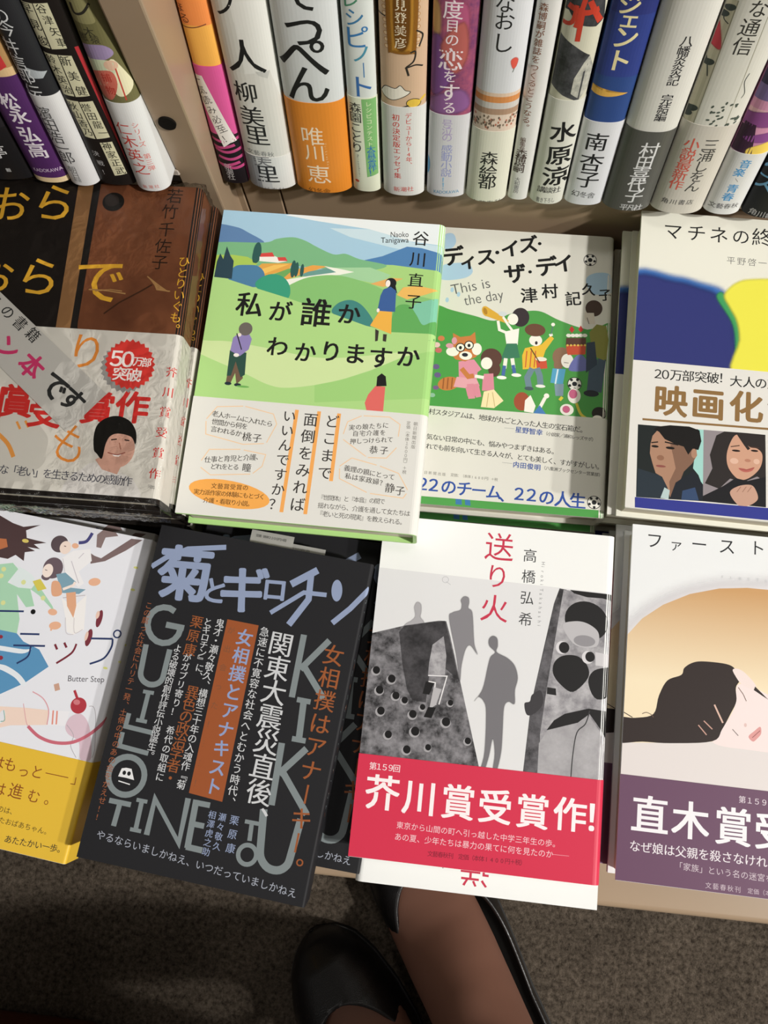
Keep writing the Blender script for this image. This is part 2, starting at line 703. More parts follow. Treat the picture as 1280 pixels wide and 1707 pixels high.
LYING_POSE = {'green': [-0.0767, 0.1822, 0.205, -0.46, 136.1, 190.8, -999, -25.5], 'day': [0.0445, 0.2078, 0.163, 0.07, 114.0, 187.3, -89.1, -30.6], 'mat': [0.1745, 0.2076, 0.192, -1.28, 131.0, 188.2, -999, -4.5], 'first': [0.1812, 0.0105, 0.178, -0.97, 136.0, 194.4, -999, -42.8], 'okuri': [0.0372, 0.0062, 0.175, -0.58, 135.5, 191.2, -999, -41.2], 'kiku': [-0.1059, -0.0157, 0.182, -5.73, 127.6, 187.7], 'sugar': [-0.2423, -0.0097, 0.17, -6.42, 128.0, 187.5, -999, -38.1], 'waka': [-0.2178, 0.1814, 0.228, 0.72, 136.0, 190.2, -92.7, 2.3], 'slip': [-0.2465, 0.1742, 0.2305, -38.04, 129.1, 30.2]}
STANDING_POSE = {'black_left': [-0.2716, 0.276, 0.232, 40.9, 4.0, 36.2], 'purple': [-0.2392, 0.276, 0.232, 20.6, 4.0, 70.6], 'black_white': [-0.2195, 0.276, 0.232, 17.0, 5.0, 61.3], 'label_box': [-0.1998, 0.276, 0.232, 20.8, 3.0], 'olive': [-0.1785, 0.276, 0.232, 19.3, 6.0, 60.4], 'orange': [-0.139, 0.2996, 0.205, 15.6, 3.0, 81.2], 'yellow_white': [-0.1156, 0.2996, 0.205, 27.8, 6.0, 25.0], 'teppen': [-0.0839, 0.2996, 0.205, 33.2, 6.5, 64.7], 'recipe': [-0.0576, 0.2996, 0.205, 16.0, 3.5, 67.0], 'wagashi': [-0.0352, 0.2996, 0.205, 24.0, 5.0, 63.9], 'rose': [-0.0097, 0.2996, 0.205, 22.4, 4.0, 59.4], 'naoshi': [0.0145, 0.2996, 0.205, 23.4, 6.0, 52.1], 'thin_white': [0.0336, 0.2996, 0.205, 11.7, 3.0], 'brush': [0.0506, 0.2996, 0.205, 18.9, 5.0, 73.4], 'navy': [0.0728, 0.2996, 0.205, 21.6, 4.0, 60.1], 'grey_band': [0.0982, 0.2996, 0.205, 27.5, 6.5, 57.7], 'flower': [0.1278, 0.2996, 0.205, 29.8, 6.5, 63.4], 'sunset': [0.1542, 0.2996, 0.205, 20.5, 5.0, 45.3], 'black_right': [0.1802, 0.2996, 0.205, 28.4, 6.0]}
PRINT = {
 'green': {
  'cover': [
   ('P','#a3c8dd',0,[-77.2,98.8,69.4,116.1,75.3,60.4,-73.2,59.8]),
   ('P','#e2e9ea',0,[-29.6,94.6,-3.2,102.3,70.7,104.4,73.1,81.1,48.3,82.8,23,89,-9.5,92.1]),
   ('P','#c4dbe4',0,[-1.7,88,23,89,49.6,82.3,68.8,80.9,69.7,72.9,36.4,78.1,11.2,83]),
   ('P','#5f83ad',1,[-73.3,84.8,-59,84.5,-50.6,81.2,-40,75.3,-49.7,72.9,-72,71.8]),
   ('P','#4f7fb0',0,[20.2,68,32.1,71.9,46.2,79.3,54.9,79,73.8,74.7,75.3,60.4,50.5,62,31.6,65.7]),
   ('P','#a6d07f',0,[20.4,65.7,38.9,66.6,74.9,64.3,81.7,-0.5,32.9,-6.5,16.6,31.1]),
   ('P','#7ab585',1,[-72,72.5,-40.6,75.3,-32.9,78.4,-23.2,80.2,-15.5,78.5,-7.7,74.8,2.6,70.8,9.9,71.7,18.9,68.8,35.2,66.1,25.7,62.1,1.1,60.8,-21.2,61.4,-42.1,59.6,-70.9,61.4]),
   ('P','#a9c95b',0,[-71.2,64.7,-58.3,65.8,-48.9,65.1,-42.3,61.5,-44.5,58.6,-70.3,55.6]),
   ('P','#e0a64e',0,[-43.1,57.5,-39.8,61.4,-21.4,63.1,-22.8,59,-36.5,53.4]),
   ('P','#efc262',0,[-41.6,56.7,-32.3,61,-23.2,62.3,-37.9,54.5]),
   ('P','#6fa85f',0,[-37,52.3,-23.5,59.2,-16.2,60.7,-23,54.6,-30.1,51.1]),
   ('P','#e3a350',0,[-26.4,52,-20.9,58.1,-9,62.7,-0,62.6,-9.8,58.4,-22.8,52.4]),
   ('P','#a2cfa0',0,[-5.7,54.7,-0.2,61.7,25.6,63.9,38.3,59.9,32.8,53.4,9,56.5]),
   ('P','#6b9c92',0,[-17.4,54.9,-11,58.3,-0.2,61.4,6.5,59.6,-5.7,55.2]),
   ('P','#ecefe2',0,[-24,46.6,-24,52,-10.7,55.4,5.6,59.2,-2.1,62.6,6.6,61.7,16.3,60.2,7.7,57.6,-9.4,54.5,-20.4,47.7]),
   ('P','#86bf74',1,[-25.7,44.4,-15.3,52.5,-4.6,56.1,9,57.1,26.7,53.3,39.5,48.9,69.6,44,70.7,21.8,42.7,18.4,4.6,27,-23.6,36.8]),
   ('P','#e3ac63',0,[26.7,53.3,38.5,58.1,45.9,58.2,34.8,51.9]),
   ('P','#e8b862',0,[43.1,47.4,46.5,52.6,55,54.3,67.5,52.4,60.5,49.1,49.5,45]),
   ('P','#7fc3a5',0,[49.6,35,54.9,42.9,68.6,47.8,69.9,29.6,57.9,26.8]),
   ('P','#62a95c',1,[42.3,22.3,41.8,32.8,44.1,40.3,50.8,41.5,55.7,35.8,60,29.7,64.8,31.6,69.6,32.2,70.1,21.7,54.9,19.9]),
   ('P','#4e7fa3',1,[-57.8,48.5,-57.6,55.1,-55.1,58.7,-49.6,59.7,-42.1,59.6,-37.3,54.9,-37.7,46.9,-46.9,45.8]),
   ('P','#3b9c7c',1,[-41.4,46.2,-40,51.3,-33,55,-25.4,53.4,-20.7,47,-21.5,39.7,-31.4,39.8]),
   ('P','#42857f',1,[5.8,33.7,8.9,39.3,15.5,42,21.8,40.2,27.3,35,31.1,28.8,27.1,25.7,11.7,30.5]),
   ('P','#add687',0,[-77.3,50.8,-61,50.1,-47,46.5,-21.5,40.3,4,33.2,27,26.4,42.1,23.6,79,24.8,89.9,-78.6,-62.1,-97.5]),
   ('P','#cde2a4',1,[-72.9,8.4,-61.9,9.5,-50.7,9.8,-28.1,7.5,7,4.2,59.3,12.8,32.4,-1.5,8.6,-10.8,-13.3,-15.8,-25.8,-14.9,-41.3,-8.9,-72.4,2.5]),
   ('P','#9fcf7c',0,[1.3,-12.9,15.8,-8.6,32.4,-1.3,51.1,8.9,72.6,15.5,75.8,-14.4,2.4,-23.4]),
   ('E','#2f5a55',-43.6,68.3,2.54,6.99,0),
   ('E','#2f5a55',-44.7,66.5,1.53,5.08,0),
   ('E','#2f5a55',-20.4,59.3,1.52,5.71,0),
   ('E','#2f5a55',-18.4,59.1,1.27,4.83,0),
   ('E','#2f5a55',-15,58.8,1.14,4.19,0),
   ('P','#2d4550',0,[-67.3,50.3,-67.1,60.6,-65.8,66,-63.5,62.3,-62.5,71,-59.4,64.8,-57,61.7,-56.5,49.9]),
   ('P','#f0eee6',0,[-41.8,65.8,-32.7,66.9,-25,64,-30,62.6,-41.5,62.9]),
   ('P','#d24b45',0,[-41,68.1,-34.4,69.2,-32.7,66.5,-41.5,65.7]),
   ('P','#d24b45',0,[-31,66.2,-26.1,66.7,-24.5,64.2,-29.9,63.9]),
   ('E','#1d1d22',38.9,54.8,3.29,3.29,0),
   ('P','#1d1d22',0,[36.9,55.8,40.4,57.6,43.2,48.7,40.1,49]),
   ('E','#f2e8de',37.2,54.3,1.39,2.28,0),
   ('P','#3c5f99',0,[35,50.4,39.1,52.4,42.5,49.9,43.2,36.6,34,36,32.9,38.3,33.6,46.2]),
   ('P','#eab14b',0,[34,36.4,41.4,36.4,42.3,22.3,29.4,26.7]),
   ('P','#3b3530',0,[32.7,24.8,34.9,23.8,34.9,17.5,33.4,17]),
   ('P','#3b3530',0,[37.6,22,39.8,22,39.8,17.3,37.8,17.6]),
   ('E','#f2e8de',33.1,36.7,0.89,1.27,0),
   ('P','#6f5a48',0,[-50.5,-8.7,-46.4,-1.6,-42.3,-9,-41,-12.2,-44.3,-16.5,-46,-9.5,-48,-16.3,-50.7,-16.6]),
   ('P','#2f4f45',0,[-51.1,4.4,-41.1,3.7,-40.2,-10.1,-42.5,-11.9,-46.7,-2.3,-48.3,-11.3,-50.7,-11.6]),
   ('P','#8f83b8',0,[-50.3,12.5,-46.9,15.8,-41.4,15.9,-39.1,12.5,-40.1,5.8,-44.8,1.2,-50.9,4.2]),
   ('E','#6b6560',-43.7,18.5,4.07,4.2,0),
   ('E','#e8ddd4',-46.8,14.5,1.15,1.15,0),
   ('L','#222',0.64,0,[-48.5,15.3,-44.3,5.3]),
   ('E','#efe9e2',-46.9,1.7,1.66,1.15,0),
   ('E','#24303a',-49.3,-16.2,2.04,1.02,0),
   ('E','#24303a',-43.6,-16.6,2.04,1.02,0),
   ('E','#6fae5a',-40.4,-17.4,3.82,0.64,0),
   ('P','#dd6a63',0,[32.8,-16,36.6,-10.3,42.2,-10.4,42.5,-27.7,33.9,-28.8,31.4,-21.2]),
   ('P','#1d1d1d',0,[37,-10.6,36.9,-4.7,39.3,-2.4,41.8,-4.1,42.9,-9.9]),
   ('T','#1b1b1b','私',-43.5,34.4,-43.5,34.4,16.54,2,0),
   ('T','#1b1b1b','が',-24.6,31.4,-24.6,31.4,14.24,2,0),
   ('T','#1b1b1b','誰',-3.3,32.3,-3.3,32.3,19.05,2,0),
   ('T','#1b1b1b','か',16.2,33,16.2,33,14.21,2,0),
   ('T','#1b1b1b','わ',-23.3,9.1,-23.3,9.1,13.36,2,0),
   ('T','#1b1b1b','か',-6.7,6.9,-6.7,6.9,13.35,2,0),
   ('T','#1b1b1b','り',8.4,8.7,8.4,8.7,13.98,2,0),
   ('T','#1b1b1b','ま',22.7,8.4,22.7,8.4,13.97,2,0),
   ('T','#1b1b1b','す',37.6,7.3,37.6,7.3,14.59,2,0),
   ('T','#1b1b1b','か',53.5,9.2,53.5,9.2,14.2,2,0),
   ('T','#1b1b1b','谷',53.9,85.4,53.9,85.4,10.37,1,0),
   ('T','#1b1b1b','川',53.5,71.6,53.5,71.6,10.37,1,0),
   ('T','#1b1b1b','直',53.4,57.8,53.4,57.8,9.62,1,0),
   ('T','#1b1b1b','子',53.3,44,53.3,44,10.13,1,0),
   ('S','#1b1b1b','Naoko',35.6,86.5,46.3,87.5,3.8,0),
   ('S','#1b1b1b','Tanigawa',30.1,82.3,46.7,83.8,3.8,0),
  ],
  'band': [
   ('L','#f0a95c',2.16,0,[-7,-28.8,-8.3,-89.5]),
   ('L','#f0a95c',2.16,0,[5.9,-28.6,5.2,-89.4]),
   ('L','#f0a95c',2.16,0,[17.5,-28.9,17.4,-69.1]),
   ('T','#3a3634','いいんですか？',-10.9,-32.9,-12.1,-85.3,7.9,1,0),
   ('T','#3a3634','面倒をみれば',1.6,-34,0.2,-84.2,8.66,1,0),
   ('T','#3a3634','どこまで',13.9,-33.9,13.3,-64.6,8.4,1,0),
   ('L','#eec9a0',0.51,0,[-58.6,-38.8,-53.5,-30.9,-38.4,-29.3]),
   ('L','#eec9a0',0.51,0,[-37.2,-29.3,-20.3,-32.5,-17.6,-38.4,-22,-49.9]),
   ('L','#eec9a0',0.51,0,[-23.4,-50.6,-35.4,-52.1,-57.7,-47.9,-58.7,-40.1]),
   ('L','#eec9a0',0.51,0,[-57.9,-63.8,-54.3,-56.8,-36.4,-55.2]),
   ('L','#eec9a0',0.51,0,[-34.5,-55.4,-21.5,-57,-22.7,-64.1,-27.5,-68.7]),
   ('L','#eec9a0',0.51,0,[-28.7,-69.2,-51.5,-71.7,-57.7,-67.8]),
   ('L','#eec9a0',0.51,0,[21.2,-40.9,22.9,-33.4,30.5,-29.2]),
   ('L','#eec9a0',0.51,0,[31.7,-29,46.5,-28.5,52.9,-32.4,52.6,-39.7]),
   ('L','#eec9a0',0.51,0,[52.3,-46.3,47.2,-52.9,36.7,-53.5]),
   ('L','#eec9a0',0.51,0,[35.5,-53,21.5,-44.1]),
   ('L','#eec9a0',0.51,0,[21.3,-60,27.6,-54.6,42.1,-57.5]),
   ('L','#eec9a0',0.51,0,[44,-57.9,54.9,-61.2,60.8,-70.3]),
   ('L','#eec9a0',0.51,0,[60.4,-72.4,58.8,-75.2,40.1,-74.2]),
   ('L','#eec9a0',0.51,0,[38.2,-73.8,22,-67.2,21.4,-61.3]),
   ('T','#4a4642','老人ホームに入れたら',-54,-35.3,-21.7,-38.5,3.96,1,0),
   ('T','#4a4642','世間から何を',-53.5,-40.1,-35.9,-41.3,3.96,1,0),
   ('T','#4a4642','言われるか',-53.4,-44.5,-38.8,-45.9,3.96,1,0),
   ('T','#4a4642','桃子',-33.7,-47.4,-27.7,-47.7,5.61,1,0),
   ('T','#4a4642','仕事と育児と介護、',-54.3,-62.9,-25,-58.7,3.96,1,0),
   ('T','#4a4642','どれをとる',-50.4,-66.6,-37.5,-65.8,3.83,1,0),
   ('T','#4a4642','瞳',-31.3,-65.6,-31.3,-65.6,5.36,1,0),
   ('E','#f2ab55',-39.2,-81.8,23.63,7.67,-6),
   ('T','#5a3d20','文藝賞受賞の',-48.4,-77.9,-30.4,-77.3,3.45,1,0),
   ('T','#5a3d20','実力派作家の体験にもとづく',-57.9,-82.1,-20.3,-81.7,3.45,1,0),
   ('T','#5a3d20','介護・看取り小説。',-51.8,-86.5,-26.3,-86.4,3.45,1,0),
   ('T','#4a4642','実の娘たちに',25.7,-36.6,44.8,-33.6,3.69,1,0),
   ('T','#4a4642','自宅介護を',28.2,-40,43.6,-38.1,3.56,1,0),
   ('T','#4a4642','押しつけられて',27.2,-44.8,48.2,-41.8,3.56,1,0),
   ('T','#4a4642','恭子',39.5,-48.7,45.4,-48.5,5.09,1,0),
   ('T','#4a4642','義理の親にとって',25.7,-60.8,51.2,-63.6,3.82,1,0),
   ('T','#4a4642','私は家政婦？',26.8,-65.3,46.6,-67.5,3.82,1,0),
   ('T','#4a4642','静子',50.9,-70,56.7,-71.1,5.85,1,0),
   ('T','#4a4642','『世間体』と『本音』の間で',12.8,-78.9,47.4,-78.1,3.44,0,0),
   ('T','#4a4642','揺れながら、介護を通して女たちは',13.3,-83.6,61.9,-83.7,3.57,0,0),
   ('T','#4a4642','『老いと死の現実』を教えられる。',13.3,-88.1,60,-88.9,3.57,0,0),
   ('T','#77736c','朝日新聞出版',61.7,-31.3,61.6,-44.9,2.54,0,0),
   ('T','#77736c','定価（本体１６００円）＋税',57.7,-31.1,58,-60.1,2.41,0,0),
  ],
 },
 'day': {
  'cover': [
   ('P','#4f9a4c',1,[-92.8,41.7,-57.4,38.6,-45.5,35.3,-30.2,32.2,-17.2,29.6,-8.3,34.7,3.2,37.8,12.5,38,24.3,32.8,41.9,27.8,70.9,23.8,75,-124.5,-76.1,-136.1]),
   ('P','#a9c6dd',1,[-53,87.9,-47.8,89.2,-45.4,83.8,-47.6,79,-52.3,78]),
   ('P','#a9c6dd',1,[-53.1,65.5,-44.5,68.3,-36.2,68.3,-33.2,62.4,-39,57.7,-53,56.1]),
   ('P','#a9c6dd',1,[39.9,63.5,46.2,67.5,55,66.6,57.7,55.8,46.8,52.2,41.4,55.9]),
   ('E','#a9c6dd',-48.1,41.9,1.1,1.71,0),
   ('E','#a9c6dd',-45.4,49.2,1.1,1.72,0),
   ('E','#a9c6dd',-41.1,46.3,1.1,1.71,0),
   ('T','#1c1c1c','デ',-46.6,73.2,-46.6,73.2,14.69,3,10),
   ('T','#1c1c1c','ィ',-36.4,70.4,-36.4,70.4,12.42,3,10),
   ('T','#1c1c1c','ス',-25.4,74.1,-25.4,74.1,13.07,3,10),
   ('T','#1c1c1c','・',-18.2,77.6,-18.2,77.6,9.97,3,10),
   ('T','#1c1c1c','イ',-9.9,81,-9.9,81,13.11,3,10),
   ('T','#1c1c1c','ズ',1.5,84.8,1.5,84.8,13.14,3,10),
   ('T','#1c1c1c','・',8.8,85.8,8.8,85.8,8.76,3,10),
   ('T','#1c1c1c','ザ',-5.9,63.6,-5.9,63.6,14.58,3,10),
   ('T','#1c1c1c','・',3.7,65.3,3.7,65.3,8.65,3,10),
   ('T','#1c1c1c','デ',13.8,70,13.8,70,14.63,3,10),
   ('T','#1c1c1c','イ',24.8,72.8,24.8,72.8,13.65,3,10),
   ('T','#1c1c1c','津',4,48.9,4,48.9,11.26,2,8),
   ('T','#1c1c1c','村',17,52.7,17,52.7,10.79,2,6),
   ('T','#1c1c1c','記',32,48.5,32,48.5,10.39,2,8),
   ('T','#1c1c1c','久',41.6,55.6,41.6,55.6,8.84,2,0),
   ('T','#1c1c1c','子',52.2,52.6,52.2,52.6,8.82,2,8),
   ('S','#5a5a5a','This is',-46,49.1,-21.8,55.9,7.61,-1),
   ('S','#5a5a5a','the day',-37.3,42.1,-12.6,48.5,7.57,-1),
   ('E','#222',41.7,76.3,4.23,4.23,0),
   ('E','#e6e4dc',41.7,76.3,3.8,3.8,0),
   ('E','#26282a',41.7,76.3,1.44,1.44,0),
   ('E','#26282a',44.5,75.6,0.84,0.84,0),
   ('E','#26282a',41.9,73.1,0.84,0.84,0),
   ('E','#26282a',39.1,75.1,0.84,0.84,0),
   ('E','#26282a',39.9,78.7,0.85,0.85,0),
   ('E','#26282a',43.3,79.1,0.85,0.85,0),
   ('E','#3a3236',-0.6,33.2,5.58,6.55,0),
   ('E','#f0ece2',-5.4,31.5,3.39,3.88,0),
   ('P','#d9a83f',0,[-24.9,36.9,-22.5,39.1,-7.8,30.3,-8.8,28.2,-23.3,32.7]),
   ('E','#d9a83f',-22.8,35.8,2.43,3.65,20),
   ('E','#b07f2c',-23.2,35.8,1.22,2.43,20),
   ('L','#f0ece2',1.81,0,[-7.5,21.5,-13.4,23.6,-14.7,29.8]),
   ('L','#f0ece2',1.57,0,[-4.7,23,-8.4,27.8,-11.6,32.6]),
   ('P','#f4f0e8',0,[-10.1,22.6,-1,25.5,-1.3,14.2,-8.4,14.2]),
   ('P','#3f7a5e',0,[-8.2,14.6,-1.8,15.1,0.6,5.6,-11.2,3.7]),
   ('L','#f0ece2',2.38,0,[-8.2,4.6,-8.6,-2.3]),
   ('L','#f0ece2',2.38,0,[-4.2,4.9,-2.9,-1.8]),
   ('L','#4b6ca6',2.14,0,[-8.7,-0.4,-9.2,-7.2]),
   ('L','#4b6ca6',2.14,0,[-3.4,0.4,-2.1,-5.2]),
   ('E','#f4f0e8',-10,-8.5,3.07,1.18,0),
   ('E','#f4f0e8',-1,-6.2,3.08,1.18,0),
   ('E','#cfd4d6',-12.1,34.7,2.67,1.7,0),
   ('P','#e5b93f',0,[3.4,12.3,13.6,15.6,19.1,22.1,21.2,20.2,16.3,11.8,13.3,-0.6,2.8,-2,1.9,7.2]),
   ('L','#c9633c',0.72,0,[4.7,10.6,4.4,-0.6]),
   ('L','#c9633c',0.72,0,[7.5,10.8,7.2,-0.4]),
   ('L','#c9633c',0.72,0,[10.2,11,9.8,-0.2]),
   ('E','#f0ece2',9.8,18.1,4.08,3.84,0),
   ('E','#6b4a3a',9.1,25.1,6.51,4.34,0),
   ('E','#3a3236',10.3,16.4,0.84,1.2,0),
   ('L','#f0ece2',2.17,0,[19.6,21.7,18.8,23.3]),
   ('L','#5a7a74',0.72,0,[19.2,22.9,20.3,29]),
   ('E','#f0ece2',20.2,29.7,1.21,1.21,0),
   ('P','#c9543c',0,[10.7,4.8,17.1,5.9,18.1,-0.2,11.7,-1.3]),
   ('E','#e9e2d2',13.9,5.7,3.57,1.43,0),
   ('L','#5f4a30',0.72,0,[6.9,12.6,13.1,3.1]),
   ('L','#6f8894',3.8,0,[8.7,-0.9,5.9,-7.3,7.4,-13.9]),
   ('L','#6f8894',3.8,0,[11.6,-0.5,13.6,-5.5,14.4,-11.5]),
   ('E','#4a5a60',7.4,-14.5,2.83,1.29,0),
   ('E','#e8e6e0',14.4,-12.4,3.06,1.06,0),
   ('E','#c77b45',-42.9,-15,6.84,4.48,15),
   ('L','#9a5a34',0.83,0,[-46.1,-11.3,-46.2,-18.9]),
   ('L','#9a5a34',0.83,0,[-43.4,-11.1,-43.5,-18.7]),
   ('L','#9a5a34',0.83,0,[-40.7,-10.9,-40.8,-18.5]),
   ('P','#dc8fa5',0,[-37.7,0.2,-28.1,2.4,-22.9,-4,-25.3,-6,-25.5,-11.2,-36.5,-12.8]),
   ('P','#e2a3b0',0,[-38.1,-10.1,-25.5,-10.7,-23.3,-15.1,-30.2,-17.4,-39.6,-16.9]),
   ('L','#d98a9c',3.77,0,[-30.3,-16.2,-28.5,-22.2]),
   ('L','#d98a9c',3.3,0,[-26.9,-15.9,-24.8,-21.6]),
   ('P','#c77b45',0,[-44.6,7.4,-41.8,12.6,-42.7,19.3,-37.8,16.9,-31.5,18.2,-28.7,21.1,-27.5,13.4,-23.8,9,-27.1,4,-33.5,0.5,-39.8,1.5]),
   ('E','#f0ece2',-42,6.6,4.06,3.11,0),
   ('E','#f0ece2',-26.8,9.4,3.11,4.07,0),
   ('E','#f0ece2',-33.5,4.5,4.06,2.86,0),
   ('E','#222',-37.2,9.8,2.99,2.99,0),
   ('E','#f0ece2',-37.2,9.8,2.39,2.39,0),
   ('E','#222',-37.2,9.6,0.96,1.2,0),
   ('E','#222',-31.9,11.7,3,3,0),
   ('E','#f0ece2',-31.9,11.7,2.4,2.4,0),
   ('E','#222',-31.9,11.5,0.96,1.2,0),
   ('E','#2a2a34',-34,5,1.91,1.31,0),
   ('E','#dc9aac',-44.1,10.5,2.4,1.68,0),
   ('E','#dc9aac',-41.4,14.1,1.68,2.4,0),
   ('L','#c77b45',3.09,0,[-35.5,-4.3,-30.8,-9.5,-27.4,-8.6]),
   ('E','#5d4038',-17.3,3.9,6.67,6.67,0),
   ('E','#5d4038',-14.9,-3.4,3.8,4.98,0),
   ('E','#f0ece2',-20,0.3,3.57,4.04,0),
   ('P','#d98a9c',0,[-21.2,-6.9,-15.4,-6.2,-14,-17.6,-21.7,-18.2,-21.8,-10.7]),
   ('L','#f0ece2',2.13,0,[-21.1,-9.4,-26.8,-8.8]),
   ('P','#f0dfb0',0,[-20.5,-18.7,-14.3,-16.8,-7.9,-23.8,-13.5,-29.1,-21.7,-29]),
   ('L','#c9b07a',0.47,0,[-17.5,-19.4,-18.1,-28.6]),
   ('L','#c9b07a',0.47,0,[-15.1,-18.7,-13,-28.2]),
   ('L','#d98a9c',4.24,0,[-29.3,-14.2,-27.7,-23.9]),
   ('L','#d98a9c',3.54,0,[-25.9,-14,-23.5,-22.6]),
   ('E','#8a6b55',26.8,8.2,5.96,6.44,0),
   ('E','#8a6b55',24.8,2.8,2.85,3.8,0),
   ('E','#f0ece2',30.2,5.7,3.81,4.76,0),
   ('P','#58a0c4',0,[21.3,0,29.5,0.1,28.2,-10.2,20.4,-9.6]),
   ('L','#d4e4ea',0.95,0,[24.7,-0.3,23.5,-10.2]),
   ('P','#7f96a5',0,[22.9,-10.3,28.8,-9.8,28.7,-17.8,24,-18.1]),
   ('L','#4a3a34',0.36,0,[28.2,4.5,31.1,4.3]),
   ('P','#6f74b0',1,[31.6,-0.6,34.9,8.5,39.7,10.1,44.1,1.2]),
   ('P','#c9543c',0,[28.8,16.2,41.4,17.8,41.2,10.9,30.2,9.7]),
   ('P','#5f4238',0,[28.9,21.2,41.2,22.1,41.4,17.5,28.8,16.2]),
   ('E','#f0ece2',30.3,22.9,1.56,1.2,0),
   ('E','#f0ece2',32.9,23.1,1.56,1.2,0),
   ('E','#f0ece2',35.4,23.3,1.56,1.2,0),
   ('E','#f0ece2',37.9,23.5,1.56,1.2,0),
   ('E','#f0ece2',40.4,23.7,1.56,1.2,0),
   ('E','#e2c25a',29.9,16.2,0.72,0.72,0),
   ('E','#e2c25a',32.1,16.4,0.72,0.72,0),
   ('E','#e2c25a',34.3,16.6,0.72,0.72,0),
   ('E','#e2c25a',36.5,16.7,0.72,0.72,0),
   ('E','#e2c25a',38.6,16.9,0.72,0.72,0),
   ('E','#e2c25a',40.8,17.1,0.72,0.72,0),
   ('P','#c23b3b',0,[30.4,27,32,29.6,33.8,27.2,32.3,24.8]),
   ('P','#c23b3b',0,[36.1,27.4,37.6,30.3,39.4,27.6,37.8,25.5]),
   ('E','#222',35.4,-9.3,4.48,4.48,0),
   ('E','#e6e4dc',35.4,-9.3,4.03,4.03,0),
   ('E','#26282a',35.4,-9.3,1.52,1.52,0),
   ('E','#26282a',38.4,-10.1,0.9,0.9,0),
   ('E','#26282a',35.6,-12.6,0.89,0.89,0),
   ('E','#26282a',32.5,-10.6,0.9,0.9,0),
   ('E','#26282a',33.4,-6.8,0.9,0.9,0),
   ('E','#26282a',37.1,-6.4,0.9,0.9,0),
   ('L','#4a5a6a',5.01,0,[46.7,8.2,45.6,-14]),
   ('L','#4a5a6a',4.77,0,[51.8,8.6,49.8,-13.7]),
   ('P','#8a8a45',0,[43.1,26,47.5,31.8,53.6,31,55.5,22.3,54.4,7.3,48.4,9.3,44.3,18.6]),
   ('P','#3a4656',0,[41.7,18.8,46.8,20,48.8,4.6,42.1,-1.4]),
   ('E','#d8cfc0',42.9,37.4,3.16,4.86,0),
   ('E','#4a3a32',45.4,42.7,5.36,5.6,0),
   ('P','#d8cfc0',0,[40.9,39.2,45.5,39.5,46.6,32,42.9,31.5]),
   ('L','#333',0.36,0,[41.3,36,42.7,31.7]),
   ('E','#2a2e34',45.9,-14.8,4.7,2.12,0),
   ('E','#a05038',3.4,-23.3,4.92,6.09,0),
   ('P','#f0ece2',0,[5.4,-22.5,8.6,-18.7,12.1,-25.7,10.9,-30.3,5.2,-29.8]),
   ('L','#f0ece2',2.1,0,[14.7,-26.7,17.7,-19.8]),
   ('E','#f0ece2',18.5,-18.5,1.64,1.64,0),
   ('P','#4b7cb6',0,[10.9,-30.3,14.6,-24.9,19.4,-31.4]),
   ('L','#d8c84a',1.64,1,[37.1,-21.9,40.2,-28.9,45.4,-32.1]),
   ('E','#f0ece2',31.4,-26.6,4.2,3.73,0),
   ('E','#c9688a',31,-26.4,2.33,2.33,0),
   ('E','#f0ece2',35.5,-17.2,3.99,4.93,0),
   ('E','#c9688a',34.8,-16,2.58,3.05,0),
   ('E','#2b2622',51.4,-27.5,4.66,4.2,0),
   ('E','#f0ece2',50.4,-30.9,3.02,2.09,0),
   ('L','#e3d04a',2.81,0,[26.7,-19.1,28.2,-20.2]),
   ('P','#3c74a8',0,[-33,-88.1,-29.4,-88.3,-28.9,-92.4,-32.7,-92.3]),
   ('P','#3c74a8',0,[-27.4,-88.2,-24.3,-88.4,-23.6,-92.5,-26.9,-92.3]),
   ('E','#8fb5a0',-52.5,-23.4,1.88,1.41,0),
   ('E','#7a5a8a',-50.6,-18.3,1.88,1.41,0),
   ('E','#d07a50',-49.8,15.1,2.16,1.8,0),
   ('E','#e8c0c0',-52.3,10.5,2.16,1.8,0),
   ('E','#c96a6a',-50.9,6.9,2.15,1.79,0),
   ('E','#6a5a8a',-51.5,-4.3,2.14,1.78,0),
   ('E','#6a5a8a',-50.2,-9.8,2.13,1.78,0),
  ],
  'band': [
   ('T','#2c2c2c','津村スタジアムは、地球が丸ごと入った人生の宝石箱だ。',-55.6,-34.1,42.1,-39,4.31,1,0),
   ('L','#999',0.23,0,[-6.3,-41.5,-0.1,-41.6]),
   ('T','#35549a','星野智幸',2.5,-42,15.3,-42.7,4.28,2,0),
   ('T','#2c2c2c','（小説家／浦和レッズサポ）',19.1,-43.1,48.7,-44.8,2.77,1,0),
   ('T','#2c2c2c','何気ない日常の中にも、悩みやつまずきはある。',-55.8,-50.6,25.3,-54.3,4.15,1,0),
   ('T','#2c2c2c','それでも前を向いて生きる人々が、とても美しく、すがすがしい。',-55.5,-56.8,53,-61.8,4.14,1,0),
   ('L','#999',0.23,0,[-6.3,-63.8,-0.1,-64]),
   ('T','#35549a','内田俊明',2.3,-64.5,15.3,-65.2,4.11,2,0),
   ('T','#2c2c2c','（八重洲ブックセンター営業部）',19.1,-65.1,53.6,-66.9,2.62,1,0),
   ('T','#77746c','朝日新聞出版',-55.2,-73.8,-41.2,-74.2,2.27,0,0),
   ('T','#77746c','定価：（本体1600円）＋税',-36,-74.1,-9.3,-74.9,2.27,0,0),
   ('T','#2f4f9c','２',-61.3,-81.1,-61.3,-81.1,10.19,2,0),
   ('T','#2f4f9c','２',-53.7,-81.2,-53.7,-81.2,10.19,2,0),
   ('T','#2f4f9c','２',-47,-81.4,-47,-81.4,10.18,2,0),
